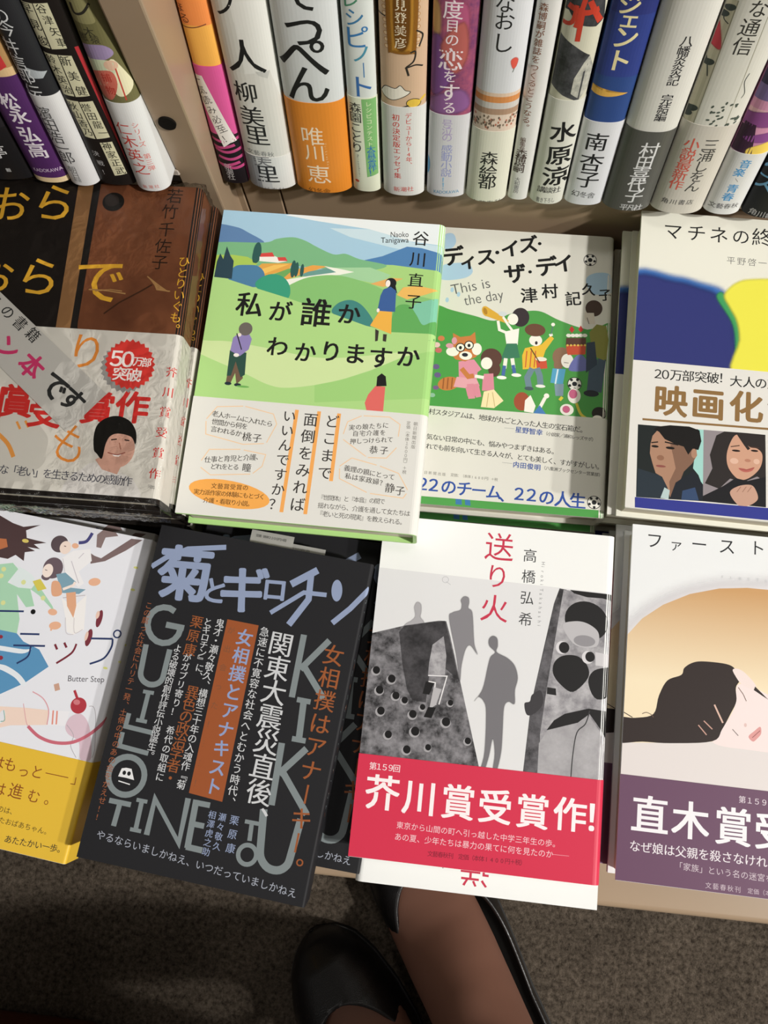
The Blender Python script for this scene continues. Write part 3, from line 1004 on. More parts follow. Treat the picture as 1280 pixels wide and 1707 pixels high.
   ('T','#2f4f9c','の',-37.7,-81.8,-37.7,-81.8,10.17,2,0),
   ('T','#2f4f9c','チ',-28.1,-82.2,-28.1,-82.2,10.17,2,0),
   ('T','#2f4f9c','ー',-19.2,-82.5,-19.2,-82.5,9.94,2,0),
   ('T','#2f4f9c','ム',-10.3,-82.9,-10.3,-82.9,9.93,2,0),
   ('T','#2f4f9c','、',-2.3,-84.1,-2.3,-84.1,9.92,2,0),
   ('T','#2f4f9c','２',5.2,-82.7,5.2,-82.7,10.15,2,0),
   ('T','#2f4f9c','２',12.6,-82.8,12.6,-82.8,10.15,2,0),
   ('T','#2f4f9c','の',21.8,-83.5,21.8,-83.5,10.14,2,0),
   ('T','#2f4f9c','人',31.4,-83.8,31.4,-83.8,10.36,2,0),
   ('T','#2f4f9c','生',40.5,-84.2,40.5,-84.2,10.35,2,0),
   ('E','#222',50.3,-84.4,4.16,4.16,0),
   ('E','#e6e4dc',50.3,-84.4,3.74,3.74,0),
   ('E','#26282a',50.3,-84.4,1.41,1.41,0),
   ('E','#26282a',53.1,-85.1,0.83,0.83,0),
   ('E','#26282a',50.5,-87.4,0.83,0.83,0),
   ('E','#26282a',47.6,-85.6,0.83,0.83,0),
   ('E','#26282a',48.5,-82.1,0.83,0.83,0),
   ('E','#26282a',51.9,-81.8,0.83,0.83,0),
  ],
 },
 'mat': {
  'cover': [
   ('F','#3f78c4',5.96,[-71.6,49.2,-43.5,51.5,-28.9,48.8,-16,45.4,-10.6,36.2,-5.6,27,-4.5,14.1,-5.4,-10.7,-68.1,-17]),
   ('F','#2f3572',6.38,[-71.4,46.2,-43.3,48.3,-28.8,45.5,-19.1,42.3,-13.7,34.1,-8.3,25,-7.1,13.9,-7.4,-10.9,-68.1,-17]),
   ('F','#3f9a5c',2.18,[-18.6,39.8,-15.6,43.7,-11,36.2,-6,27,-4.5,14.1,-5.1,-6.5,-7.1,-6.7,-7.2,13.9,-9.9,25.8]),
   ('F','#e6e04e',2.86,[-14.3,41.1,-12.4,45.8,-7.4,50.7,0.5,53.7,20.4,55.1,44.2,50.3,59.8,29.1,59.7,-4.2,-5,-10.7,-4.7,14.1,-6.6,26.1,-10.9,34.4]),
   ('T','#1f1f1f','マ',-46.3,81.7,-46.3,81.7,12.13,0,0),
   ('T','#1f1f1f','チ',-32.1,81.7,-32.1,81.7,12.1,0,0),
   ('T','#1f1f1f','ネ',-18.7,81.7,-18.7,81.7,12.08,0,0),
   ('T','#1f1f1f','の',-5.6,81.7,-5.6,81.7,11.19,0,0),
   ('T','#1f1f1f','終',7,82.3,7,82.3,12.9,0,0),
   ('T','#1f1f1f','わ',20,82.3,20,82.3,12.01,0,0),
   ('T','#1f1f1f','り',32.8,82.2,32.8,82.2,11.99,0,0),
   ('T','#1f1f1f','に',45.6,82,45.6,82,11.97,0,0),
   ('T','#555','平野啓一郎',-11.1,65.2,13.8,65.2,5.46,-1,0),
  ],
  'band': [
   ('T','#1d1d1d','２',-51,-11.9,-51,-11.9,7.51,1,0),
   ('T','#1d1d1d','０',-46.7,-11.9,-46.7,-11.9,7.5,1,0),
   ('T','#1d1d1d','万',-40.5,-11.7,-40.5,-11.7,7.5,1,0),
   ('T','#1d1d1d','部',-33.6,-11.6,-33.6,-11.6,7.49,1,0),
   ('T','#1d1d1d','突',-26.4,-11.5,-26.4,-11.5,7.48,1,0),
   ('T','#1d1d1d','破',-19.4,-11.3,-19.4,-11.3,7.47,1,0),
   ('T','#1d1d1d','！',-12.8,-10.8,-12.8,-10.8,7.47,1,0),
   ('T','#1d1d1d','大',-6.2,-12.1,-6.2,-12.1,7.45,1,0),
   ('T','#1d1d1d','人',1.2,-12,1.2,-12,7.44,1,0),
   ('T','#1d1d1d','の',8,-11.9,8,-11.9,7.44,1,0),
   ('T','#1d1d1d','恋',15.1,-11.9,15.1,-11.9,7.43,1,0),
   ('T','#8a6a40','映',-43.1,-27.9,-43.1,-27.9,19.75,3,0),
   ('T','#8a6a40','画',-21.7,-27.7,-21.7,-27.7,19.69,3,0),
   ('T','#8a6a40','化',0,-27.2,0,-27.2,19.63,3,0),
   ('T','#8a6a40','決',21.5,-27.1,21.5,-27.1,19.56,3,0),
   ('T','#8a6a40','定',42.9,-26.7,42.9,-26.7,19.5,3,0),
   ('L','#8a6a40',1.28,0,[-58.6,-40.8,67.2,-38.5]),
   ('P','#1c2222',0,[-61,-44.2,-23.8,-43.7,-22.7,-86.1,-59.9,-87.6]),
   ('P','#9fd0c8',0,[-26.8,-43.7,-23.7,-43.7,-22.8,-78.2,-25.6,-71.1,-28.8,-67.4]),
   ('P','#8f878b',0,[-23.7,-43.7,11.1,-43.2,12.2,-86,-22.7,-86.1]),
   ('P','#26313a',0,[-59.7,-70.6,-47.5,-73.4,-41.1,-79.1,-43.8,-87,-59.9,-87.6]),
   ('P','#a9826a',0,[-53.3,-55.3,-52.4,-50.3,-49.5,-46.3,-36.1,-51.9,-31.4,-54.7,-27.4,-55.1,-26.8,-59.5,-29.5,-64.7,-33.9,-69.9,-37.6,-81.2,-40.7,-86.4,-42.7,-80.1,-45.9,-74.2,-49.6,-72.4,-51.6,-66.9,-53.4,-61]),
   ('P','#80604e',0,[-42.2,-54.2,-32.2,-54.8,-27.4,-55.9,-27,-59.5,-29.5,-64.7,-33.9,-69.9,-37.6,-81.2,-40.7,-86.4,-41.8,-76.8,-38.5,-68.4,-40.4,-60.5]),
   ('P','#12100f',0,[-51.9,-46.3,-49.6,-44.4,-42.7,-42.9,-31.9,-42.6,-26,-44.3,-24.7,-50.7,-26.2,-56.2,-29.5,-55.7,-31.8,-59.6,-34.5,-55,-39.1,-54,-45.4,-51.6,-48.8,-47.5]),
   ('E','#15110f',-50.7,-56.5,2.06,0.71,0),
   ('E','#15110f',-42.1,-56.6,2.53,0.79,0),
   ('L','#15110f',0.71,0,[-52.9,-54.5,-49.1,-53.7]),
   ('L','#15110f',0.79,0,[-45.3,-53.3,-37.6,-54.3]),
   ('E','#8f6650',-47.3,-63,2.05,1.58,0),
   ('E','#8a4f48',-46.9,-68,2.83,0.71,0),
   ('E','#a9826a',-28.6,-58.5,1.58,2.84,0),
   ('P','#1b2028',0,[-38.2,-76.8,-28.6,-69,-22.9,-76.4,-22.6,-86.1,-41.2,-86.9]),
   ('P','#b5c9c9',0,[-44.3,-80.3,-41.3,-81.7,-41.8,-87,-46.3,-86.7]),
   ('P','#33486a',0,[-34.2,-81.2,-27.3,-78.5,-24.9,-86,-34.7,-86.7]),
   ('P','#2a2524',0,[-16.4,-46.4,-11.9,-43.5,-1.1,-43.2,11.1,-43.2,11.9,-71.2,7,-68.5,-0.4,-72.5,-8,-71.3,-13.9,-77.9,-21.9,-75.5,-18,-66.3,-19.7,-58.4]),
   ('P','#c99b82',1,[-10.3,-59,-9.3,-52.4,-6.4,-45.8,-3,-45.2,2.1,-51.2,6.7,-52,9.6,-55.3,9,-61.9,5.6,-67.2,0.3,-71,-4.3,-70.6,-8.9,-65.3]),
   ('E','#2a1c18',-5.1,-54.4,2.36,0.63,0),
   ('E','#2a1c18',5.2,-53.4,2.05,0.63,0),
   ('L','#4a342a',0.55,0,[-8.2,-52.3,-3.2,-51.1]),
   ('L','#4a342a',0.47,0,[2.9,-51.2,7.8,-51.5]),
   ('E','#b37d66',1.5,-59.6,1.72,0.94,0),
   ('P','#b5645a',1,[-3.5,-64.6,-0.6,-64.5,0.9,-64.8,2.8,-64.1,5.4,-63.2,3.9,-65.5,0.9,-66.6,-1.7,-66.2]),
   ('L','#8a453e',0.31,1,[-3,-64.9,0.9,-65.3,5,-63.7]),
   ('E','#dbb49e',-6,-60.6,2.35,1.73,0),
   ('E','#dbb49e',6.5,-59.7,1.72,1.57,0),
   ('L','#2a2524',1.74,0,[-4.2,-44.1,-0.2,-49.9,2.1,-52.9]),
   ('P','#17171b',0,[-22.8,-83.1,-11.7,-76.1,-5,-70.7,1.8,-71.6,11.8,-68.2,12.2,-86,-22.7,-86.1]),
   ('P','#c29a86',1,[-7.9,-79.6,-3.4,-75.3,3.4,-73.8,6.4,-76.6,7.5,-82,2.1,-86.3,-3,-86.4]),
   ('L','#9a705e',0.39,0,[-1.9,-75.4,-4.1,-78.8]),
   ('L','#9a705e',0.39,0,[1.1,-75.1,-1,-78.5]),
   ('L','#9a705e',0.39,0,[4,-74.8,1.8,-78.2]),
   ('P','#31388c',0,[-60.5,-87.7,66.9,-85.2,66.8,-93,-60.2,-93.7]),
  ],
 },
 'first': {
  'cover': [
   ('F','#e1dee1',13.35,[-71.7,34.5,-60.5,47.3,-49.1,55.9,-34.4,63.3,-18.1,68.2,-2.4,70.2,24.9,70.1,25.1,42,-71.1,23.6]),
   ('G','#c69a68','#ecdcbc',64.3,9,0,[-73.9,31.1,-67.7,33.5,-60.3,43,-49,52,-34.3,59.7,-18,64.6,-2.4,66.6,16.4,66.8,32.7,65,48.2,60.3,63.4,50.1,62.5,-29.4,-71.5,-44.8]),
   ('P','#dcd5d3',0,[-77.2,-27,-44.7,-23.7,-20.1,-20.3,-9.5,-21.9,74,-18.3,73.5,-45.4,-76,-49.1]),
   ('P','#ecdcda',1,[-7.1,11.3,-2.2,12.2,3.2,10.9,17.7,5.7,32.8,4.3,32.9,-19.6,-4.5,-22.3,-19.6,-20.3,-13.8,-11.5,-8,-0.2]),
   ('P','#2e2422',1,[-73.1,-13.6,-61.7,-12.2,-51.9,-9,-49.3,1.2,-45,10,-37.5,13.9,-36,17.9,-31.5,21.3,-25.4,22.7,-13.1,22.6,-8.1,20.3,-5.3,15.3,-7.6,10.3,-7.2,2.9,-10.2,-4.3,-14.5,-13,-19.6,-20,-42.2,-23.6,-57.3,-24.5,-72.5,-26]),
   ('P','#eadad6',1,[-9.5,19.9,-6.5,20.6,-2.3,18.4,3.2,12.6,1.3,10.3,-4.5,12.4,-8,16.6]),
   ('P','#2e2422',0,[2.8,12,10.1,5.6,6.3,7.6,2.1,10]),
   ('L','#6a4a3e',0.38,0,[-6.3,10.5,-3.6,7.1,-1.8,3.5]),
   ('L','#d5b3a4',0.91,0,[-19,-0.3,-16.6,-5,-14.2,-9.6]),
   ('L','#c49a8c',0.6,0,[-27.4,-12.2,-22.8,-17]),
   ('L','#c49a8c',0.61,0,[-24.5,-9.6,-19.8,-13.6]),
   ('L','#5a4a4a',0.38,0,[-9,-12.4,-5.8,-15.5]),
   ('E','#dbbdb8',-2.1,-9.4,0.75,1.06,0),
   ('P','#d79a97',1,[-0.3,-15.3,2.8,-12,5.9,-9.4,6.4,-12.9,4.4,-15.8,2.1,-17.7]),
   ('L','#8a4a4a',0.3,0,[1.7,-15.7,5.8,-11.5]),
   ('L','#3a2c28',0.46,0,[-68.3,-9.7,-63.2,-12.1]),
   ('L','#6a5448',0.38,1,[-58,-9.6,-55.8,-8.6,-53,-9.5,-51.8,-10.8]),
   ('T','#26262a','フ',-55.3,88.7,-55.3,88.7,10.16,0,0),
   ('T','#26262a','ァ',-42.9,87.5,-42.9,87.5,8.1,0,0),
   ('T','#26262a','ー',-29.9,89.1,-29.9,89.1,9.72,0,0),
   ('T','#26262a','ス',-14.2,89.5,-14.2,89.5,10.1,0,0),
   ('T','#26262a','ト',2.8,90.3,2.8,90.3,9.68,0,0),
   ('T','#26262a','ラ',19.3,90.2,19.3,90.2,9.66,0,0),
   ('T','#26262a','ヴ',35.8,90.2,35.8,90.2,9.63,0,0),
   ('T','#9a9ca0','FIRSTLOVE',-16.3,71.4,22.6,72.3,2.4,-1,0),
  ],
  'band': [
   ('T','#d9cdd6','第１５９回受賞',-3.1,-48.6,20.1,-48.9,3.97,1,0),
   ('T','#eceaee','直',-51.6,-62.1,-51.6,-62.1,20.51,2,0),
   ('T','#eceaee','木',-30.1,-62.4,-30.1,-62.4,20.43,2,0),
   ('T','#eceaee','賞',-7.6,-62.9,-7.6,-62.9,20.36,2,0),
   ('T','#eceaee','受',13.4,-63.1,13.4,-63.1,20.29,2,0),
   ('T','#eceaee','賞',34.5,-63.3,34.5,-63.3,20.22,2,0),
   ('T','#eceaee','作',54.9,-63.5,54.9,-63.5,20.16,2,0),
   ('T','#e3dce2','なぜ娘は父親を殺さなければならなかったのか',-58.8,-78.9,61.9,-78.8,6.09,1,0),
   ('T','#cbbcc6','「家族」という名の迷宮を描く長編',-35.5,-86.1,28.8,-87.2,4.16,0,0),
   ('T','#c3b2bd','文藝春秋刊',-19.8,-94,-4.6,-94.2,3.32,0,0),
   ('T','#c3b2bd','定価（本体１６００円＋税）',1.9,-94.1,38.6,-94.1,2.98,0,0),
  ],
 },
 'okuri': {
  'cover': [
   ('P','#dededf',0,[-72,64.2,76,61.8,76,-45.3,-71.6,-61.5]),
   ('F','#aaa8ab',1.15,[-51.7,26,-49.7,32.3,-46.1,35.2,-44.2,38.1,-45.2,43.1,-43.9,46.1,-41.5,45,-40.9,40.9,-41.1,37.7,-38.7,34.7,-37,27.3]),
   ('F','#858387',1.14,[-24.6,38.4,-23,42.1,-18.7,44,-18.1,47.2,-18.8,49.7,-17.2,52,-14.6,51.6,-13.9,48.8,-14.1,45.6,-11.6,43,-9.7,29.5,-8.8,24.6,-6.9,19.8,-11.3,24.4,-13.8,21.7,-15.3,12.8,-15.6,4.1,-19,18.7]),
   ('F','#757377',1.11,[-6.4,-6.1,-2.4,1,-0.4,14.1,0.7,19.2,3,22.1,-0.5,25.3,-1,29,1,31.1,3.6,30,4.3,25.7,4,22.2,10.4,19.4,14.7,15.5,16.8,8.9,15.7,2.1,16,-5.4,12.5,-4.6,10.3,-8.2,10.5,-21.5,10.4,-33.2,8.3,-44.4,6.4,-44.6,7,-33.8,5.3,-25.6,3.9,-35.3,1.4,-45.2,-0.5,-44.2,1.3,-33.2,0.5,-11.5,-1.5,-5.6,-4.5,-3.7]),
   ('N','#2b2a2c','#8b898d',60,0,[-68.6,25.5,-49.7,31.9,-30.2,36.7,-26.1,36.8,-23,28.4,-0.6,-43,2.7,-53.3,-71.6,-61.5]),
   ('N','#2a292b','#4c4a4d',60,0,[-52.5,27.9,-49.7,31.9,-27,36.9,-23.7,28.4,-15.8,4.1,-25.2,10.7,-32.5,20.1,-33.5,-9.9,-41.2,-9.4,-44.9,-3.5,-48.8,9.9]),
   ('N','#77757a','#b0aeb1',80,0,[-32.7,22.6,-26.8,28.1,-24.3,17,-24.2,6.4,-33.7,5.6,-33.7,12.5]),
   ('E','#a3a1a4',-63.5,4.5,2.64,2.49,0),
   ('E','#151415',-63.2,5.2,2.06,2.16,20),
   ('E','#a3a1a4',-54.3,0.6,2.78,2.62,0),
   ('E','#151415',-54,1.3,2.16,2.28,20),
   ('E','#a3a1a4',-60.5,-6.2,2.78,2.62,0),
   ('E','#151415',-60.2,-5.6,2.16,2.28,20),
   ('E','#a3a1a4',-51,-8.4,2.61,2.46,0),
   ('E','#151415',-50.7,-7.8,2.03,2.14,20),
   ('E','#a3a1a4',-45.8,-10.4,2.29,2.16,0),
   ('E','#151415',-45.5,-9.8,1.79,1.88,20),
   ('E','#a3a1a4',-58.7,-17.6,2.76,2.6,0),
   ('E','#151415',-58.3,-17,2.15,2.26,20),
   ('E','#a3a1a4',-40.5,-17.6,2.73,2.58,0),
   ('E','#151415',-40.2,-16.9,2.13,2.24,20),
   ('E','#a3a1a4',-38.4,-26.7,3.02,2.85,0),
   ('E','#151415',-38,-26.1,2.35,2.48,20),
   ('E','#a3a1a4',-53.2,-30,2.58,2.44,0),
   ('E','#151415',-52.8,-29.4,2.01,2.12,20),
   ('E','#a3a1a4',-21.6,-19.8,3.01,2.83,0),
   ('E','#151415',-21.3,-19.2,2.34,2.46,20),
   ('E','#a3a1a4',-8.6,-28.8,2.23,2.1,0),
   ('E','#151415',-8.3,-28.2,1.74,1.83,20),
   ('E','#a3a1a4',-20,-9.2,1.96,1.85,0),
   ('E','#151415',-19.7,-8.6,1.53,1.61,20),
   ('E','#a3a1a4',-35.5,-13.2,1.97,1.86,0),
   ('E','#151415',-35.1,-12.5,1.54,1.62,20),
   ('E','#a3a1a4',-42,-37.1,2.71,2.56,0),
   ('E','#151415',-41.7,-36.4,2.11,2.22,20),
   ('E','#a3a1a4',-30.3,-34.7,2.1,1.98,0),
   ('E','#151415',-30,-34,1.63,1.72,20),
   ('L','#e5e3e5',0.63,0,[-33.6,5.2,-22.9,5.9,-26.1,-10.2]),
   ('L','#e5e3e5',0.63,0,[-33.1,1.9,-29.2,1.6,-29.4,-5.8,-27.7,-10.6]),
   ('P','#1b1a1b',0,[-34.6,1.8,-29.7,1.3,-32,-5.4,-35.8,-5.2]),
   ('P','#b5b3b6',0,[-29.9,-0.9,-25.4,-1.7,-27.7,-10.6,-31.3,-13.4]),
   ('P','#151415',0,[-32,-12.2,-27.6,-12,-29.6,-18.1,-34,-17.9]),
   ('N','#2f2e30','#68666a',50,0,[37.2,62.1,34.5,53.1,30.7,28,26.4,3.1,24.9,-9.2,23.1,-42.8,34.5,-41.6,35.3,-2.2,38.2,43.4,41.3,61.7]),
   ('N','#77757a','#b9b7ba',40,0,[39.5,61.5,70,61.1,76,-45.3,33.3,-50,31.2,-20.6,33.5,6.2]),
   ('P','#3c3a3d',1,[21.5,-4.7,24.4,-3.2,25.4,0.5,30.1,3.4,31.8,-3.7,27.3,-9.6,23.2,-10.6]),
   ('P','#1b1a1b',0,[43.2,61.8,70,61.4,70.2,57.4,61.7,58.7,53.2,58.5,45.7,60]),
   ('E','#1d1c1d',53.4,44.9,12.47,11,-20),
   ('P','#b9b7ba',1,[40.2,41.1,46.8,44.1,54.1,43.5,60.4,39.1,60.3,31.7,53.7,29.9,46.4,31.7]),
   ('E','#8f8d91',52.9,33.5,6.08,3.16,0),
   ('P','#1d1c1d',1,[36.3,13.7,36.8,19.9,41.4,24,49.2,24.6,55,20.2,56,13.1,48.1,4.5,40.7,8]),
   ('P','#1d1c1d',1,[56.2,10.7,59.3,17.6,68.7,20.2,72.4,19.4,72.5,7.3,61.5,1.8]),
   ('E','#d5d3d6',40.5,28.5,3.42,3.66,0),
   ('E','#1d1c1d',41.7,28.6,2.93,3.17,0),
   ('E','#d5d3d6',55.3,24.5,3.39,3.63,0),
   ('E','#1d1c1d',56.5,24.9,2.66,2.9,0),
   ('P','#c9c7ca',0,[59.3,27.9,71.9,26.6,71.7,20.3,59.8,20.4]),
   ('P','#232223',0,[33.6,5.6,38.4,5.4,38.9,1.6,33.6,1.9]),
   ('P','#1d1c1d',0,[34.6,-17.9,38.4,-12.1,44.2,-7.9,57.1,-3.7,67.2,-4.2,73.1,-4.5,74.2,-23.4,67.4,-18.1,57.8,-6.6,51.6,-12]),
   ('N','#9a989b','#b4b2b5',30,0,[30.9,-25.4,35.2,-17.8,51.6,-12.4,57.5,-7.5,64,-15.5,68,-27.5,67.6,-40.4,31.1,-44.4]),
   ('L','#3a393b',0.6,1,[57.8,-4.8,55.8,-12.2,51.4,-17.4,49.8,-29.4,49.4,-42.4]),
   ('T','#c5364f','送',1,83.1,1,83.1,17.63,0,0),
   ('T','#c5364f','り',1.1,65.6,1.1,65.6,15.21,0,0),
   ('T','#c5364f','火',0.7,47,0.7,47,16.97,0,0),
   ('T','#39393b','高橋弘希',19.1,79.6,18.9,42.5,8.34,0,0),
   ('T','#8f8f92','HirokiTakahashi',27.1,75.9,27,39.1,2.77,0,-88),
   ('E','#b3b3b6',-28.7,60.7,1.93,1.93,0),
   ('E','#dcdcde',-28.7,60.7,1.67,1.67,0),
   ('L','#b3b3b6',0.26,0,[-28.1,59.6,-25.4,58]),
  ],
  'band': [
   ('T','#f3dfe2','第１５９回',-59.5,-47.2,-46.3,-47.1,4.35,1,0),
   ('T','#f6ecee','芥',-52.9,-60.5,-52.9,-60.5,19.6,2,0),
   ('T','#f6ecee','川',-32.1,-60.9,-32.1,-60.9,19.39,2,0),
   ('T','#f6ecee','賞',-11,-61,-11,-61,19.18,2,0),
   ('T','#f6ecee','受',9.3,-61.2,9.3,-61.2,18.97,2,0),
   ('T','#f6ecee','賞',29.8,-61.5,29.8,-61.5,18.77,2,0),
   ('T','#f6ecee','作',50,-60.8,50,-60.8,18.57,2,0),
   ('T','#f6ecee','！',66.4,-60.9,66.4,-60.9,18.41,2,0),
   ('T','#f0c6cd','東京から山間の町へ引っ越した中学三年生の歩。',-41.5,-76.5,43.5,-76.8,4,0,0),
   ('T','#f0c6cd','あの夏、少年たちは暴力の果てに何を見たのか',-41.9,-82.6,40.2,-82.3,4.11,0,0),
   ('L','#e898a6',0.25,0,[41.9,-82.3,50.7,-82.2]),
   ('T','#7c1f33','文藝春秋刊\u3000定価（本体1400円＋税）',-23.7,-89.3,26.4,-88.3,3.17,0,0),
  ],
 },
 'kiku': {
  'cover': [
   ('T','#8d9ab8','菊',-43,68.5,-43,68.5,33.72,3,6),
   ('L','#8d9ab8',3.04,0,[-63.5,68.5,-56.3,75.3,-44.9,82.6,-22.9,87.8]),
   ('T','#8d9ab8','と',-23.6,61.9,-23.6,61.9,15.98,3,0),
   ('T','#8d9ab8','ギ',-7.5,65.8,-7.5,65.8,28.9,3,0),
   ('T','#8d9ab8','ロ',10.6,69.1,10.6,69.1,15.5,3,6),
   ('L','#8d9ab8',4.14,0,[19.3,73.7,32.8,84.6]),
   ('L','#8d9ab8',2.58,0,[11.1,55.4,27.6,70.4,40.8,71.5]),
   ('L','#8d9ab8',3.64,0,[29.5,81.8,31.1,67.1,23,50.7]),
   ('E','#8d9ab8',46.1,75.1,3.13,6.26,10),
   ('L','#8d9ab8',3.13,0,[47.3,56.4,55.7,66.4,64.7,79.9]),
   ('L','#7d8688',3.43,0,[-43.5,45.7,-47,47,-50.6,46.8,-53.9,45.3,-56.2,42.7,-57.4,39.2,-57.2,35.4,-55.7,31.9,-53.1,29,-49.7,27.2,-46.1,26.8,-42.6,27.8,-39.9,30,-38.2,33.2,-37.8,36.9]),
   ('L','#7d8688',3.42,0,[-46.7,37.4,-35.9,37.4]),
   ('L','#7d8688',3.16,0,[-55.2,24.3,-54.3,8.6,-54.1,7.7,-53.7,6.5,-52.9,5.4,-51.9,4.4,-50.7,3.7,-49.3,3.2,-47.9,2.9,-46.4,3,-45.1,3.3,-43.8,3.9,-42.7,4.7,-41.8,5.8,-41.3,6.9,-41,8.2,-41,9.5,-41,24.1]),
   ('L','#7d8688',2.6,0,[-47,-1.4,-47,-17.3]),
   ('L','#7d8688',2.08,0,[-50.2,-1.5,-43.9,-1.3]),
   ('L','#7d8688',2.07,0,[-50.1,-17.4,-43.8,-17.3]),
   ('L','#7d8688',2.59,0,[-55,-14.7,-55.1,-22,-38.9,-22.5]),
   ('L','#7d8688',2.58,0,[-55.9,-25.4,-55.8,-32.9,-38.7,-33.7]),
   ('E','#7d8688',-47.7,-47.6,11.7,11.7,0),
   ('E','#1f1f22',-47.7,-47.6,8.47,8.47,0),
   ('P','#e2e2e4',0,[-51.3,-44.3,-48.9,-43.5,-45.8,-43.5,-42.9,-49,-47.6,-48.7,-52.2,-48.8]),
   ('E','#1f1f22',-49.3,-46.3,1,1.15,0),
   ('E','#1f1f22',-46.6,-46.2,1.01,1.15,0),
   ('L','#e2e2e4',0.57,0,[-51.4,-51.1,-44.6,-51.7]),
   ('L','#7d8688',2.72,0,[-53.8,-62,-41.3,-61.9]),
   ('L','#7d8688',2.87,0,[-47.5,-62.2,-47.9,-74.5]),
   ('L','#7d8688',2.59,0,[-35.8,-58.6,-35.4,-74.1]),
   ('L','#7d8688',2.07,0,[-38.9,-58.7,-32.7,-58.6]),
   ('L','#7d8688',2.07,0,[-38.5,-74.2,-32.2,-74.1]),
   ('L','#7d8688',3.15,0,[-28.8,-75.3,-28.9,-56.2,-10.4,-75.9,-10.9,-52.3]),
   ('L','#7d8688',3.44,0,[-6.3,-52.2,-5.1,-77.4]),
   ('L','#7d8688',2.91,0,[-7.7,-53.7,1.8,-53.5]),
   ('L','#7d8688',2.9,0,[-6.3,-64.7,1.2,-64.6]),
   ('L','#7d8688',3.16,0,[-6,-76.8,3.2,-76.9]),
   ('L','#7d8688',3.5,0,[32.8,46.9,33.5,11.6]),
   ('L','#7d8688',3.51,0,[47.8,46.5,34.9,27.6]),
   ('L','#7d8688',3.5,0,[36.4,29.8,51.1,14.3]),
   ('L','#7d8688',3.64,0,[40.5,11.1,42.3,-10.1]),
   ('L','#7d8688',2.91,0,[36.6,11,44.4,11.1]),
   ('L','#7d8688',2.9,0,[38.4,-10.2,46.2,-10]),
   ('L','#7d8688',3.62,0,[33.4,-13.6,35,-46.7]),
   ('L','#7d8688',3.63,0,[47.5,-13.9,35.4,-30]),
   ('L','#7d8688',3.62,0,[37.1,-28.4,54.9,-47.5]),
   ('L','#7d8688',2.13,0,[22.6,-57.7,30.5,-57.5]),
   ('L','#7d8688',2.4,0,[26.5,-57.6,27.3,-67]),
   ('E','#7d8688',27.7,-74.1,6.12,6.12,0),
   ('E','#1f1f22',27.7,-74.1,3.73,3.73,0),
   ('L','#7d8688',4.14,0,[31.3,-49.6,34.1,-70.2,34.5,-72.1,35.1,-73.7,36,-75.1,37.2,-76.4,38.6,-77.5,40.1,-78.3,41.8,-78.7,43.5,-78.8,45.1,-78.6,46.7,-78.1,48.1,-77.2,49.2,-76.1,50.1,-74.8,50.6,-73.3,50.8,-71.6,52.4,-50.6]),
   ('P','#98522d',0,[-12.4,47.1,6.1,47.1,8,-50.4,-11.2,-49.5]),
   ('T','#8e9cc2','女相撲とアナキスト',-0.2,38.9,1.4,-43.5,9.72,2,0),
   ('T','#7c5038','が出会った！……！',-8.8,41.4,-7.9,-43.7,4.35,0,0),
   ('T','#c8cacd','関東大震災直後、',21,39.3,27.8,-54.8,14.5,1,0),
   ('T','#c8cacd','急速に不寛容な社会へとむかう時代、',10.3,44.2,12.5,-49.3,5.72,1,0),
   ('T','#c8cacd','鬼才・瀬々敬久、構想三十年の入魂作『菊',-16.1,44.1,-16.5,-46.1,5.34,1,0),
   ('T','#c8cacd','とギロチン』に、',-23.2,43.4,-21.4,13,5,1,0),
   ('T','#96552f','異色の政治学者・',-22.5,3.4,-23.3,-43.9,7.97,1,0),
   ('T','#96552f','栗原康',-29.5,42.3,-29.6,26.2,7.65,1,0),
   ('T','#c8cacd','がガブリ寄り！\u3000希代の取組に',-30.1,21.5,-29.2,-44.5,4.98,1,0),
   ('T','#c8cacd','よる破壊的創作評伝小説誕生。',-36.7,25.6,-37.6,-34.4,4.97,1,0),
   ('T','#9a5a3a','この腐った社会にハリテ一発、土俵の中のあの金をかえせ!!',-59.3,46.2,-57.4,-71.6,4.29,0,0),
   ('T','#96552f','女相撲はアナーキー。',51.8,38.8,52.9,-75.5,12.24,1,0),
   ('T','#8d9ab8','栗原康',16.8,-58.3,18.1,-72.7,5.32,1,0),
   ('T','#8d9ab8','瀬々敬久',9.9,-58.1,10.5,-73.2,4.51,1,0),
   ('T','#8d9ab8','相澤虎之助',4.2,-58,5.4,-77.1,4.5,1,0),
   ('T','#a3a8b5','やるならいましかねえ、いつだっていましかねえ',-53.4,-80.4,55.7,-87.8,5.2,0,0),
   ('T','#7d8688','KIKU TO GUILLOTINE',65.7,72,70.9,-43.1,4.45,0,-100),
   ('T','#9a5a3a','女相撲はアナーキー',70.5,35.3,72.7,-59,3.07,0,0),
  ],
 },
 'sugar': {
  'cover': [
   ('P','#4f3c3d',0,[-75.6,88.8,-33,90,-23.5,87,-16.4,86,-6.3,89.2,-14.1,84.2,-12.3,79.8,0.5,79.3,-6.8,76.9,-2.3,74.8,-10.1,74.5,-4.9,73.1,-10.9,71.1,-9.9,65.8,-16,68.4,-20,65.1,-33.5,64.9,-67.7,65.3]),
   ('P','#b8704a',0,[-32.7,75.8,-24.5,76.7,-22.2,72.2,-26.5,69.7,-33.1,69.1]),
   ('E','#d8c46a',-12.6,77.9,2.12,1.14,0),
   ('P','#dfe9ea',1,[-17.6,57.6,-12.3,61.9,-0.9,57.7,-0.6,51.3,-10,49.4]),
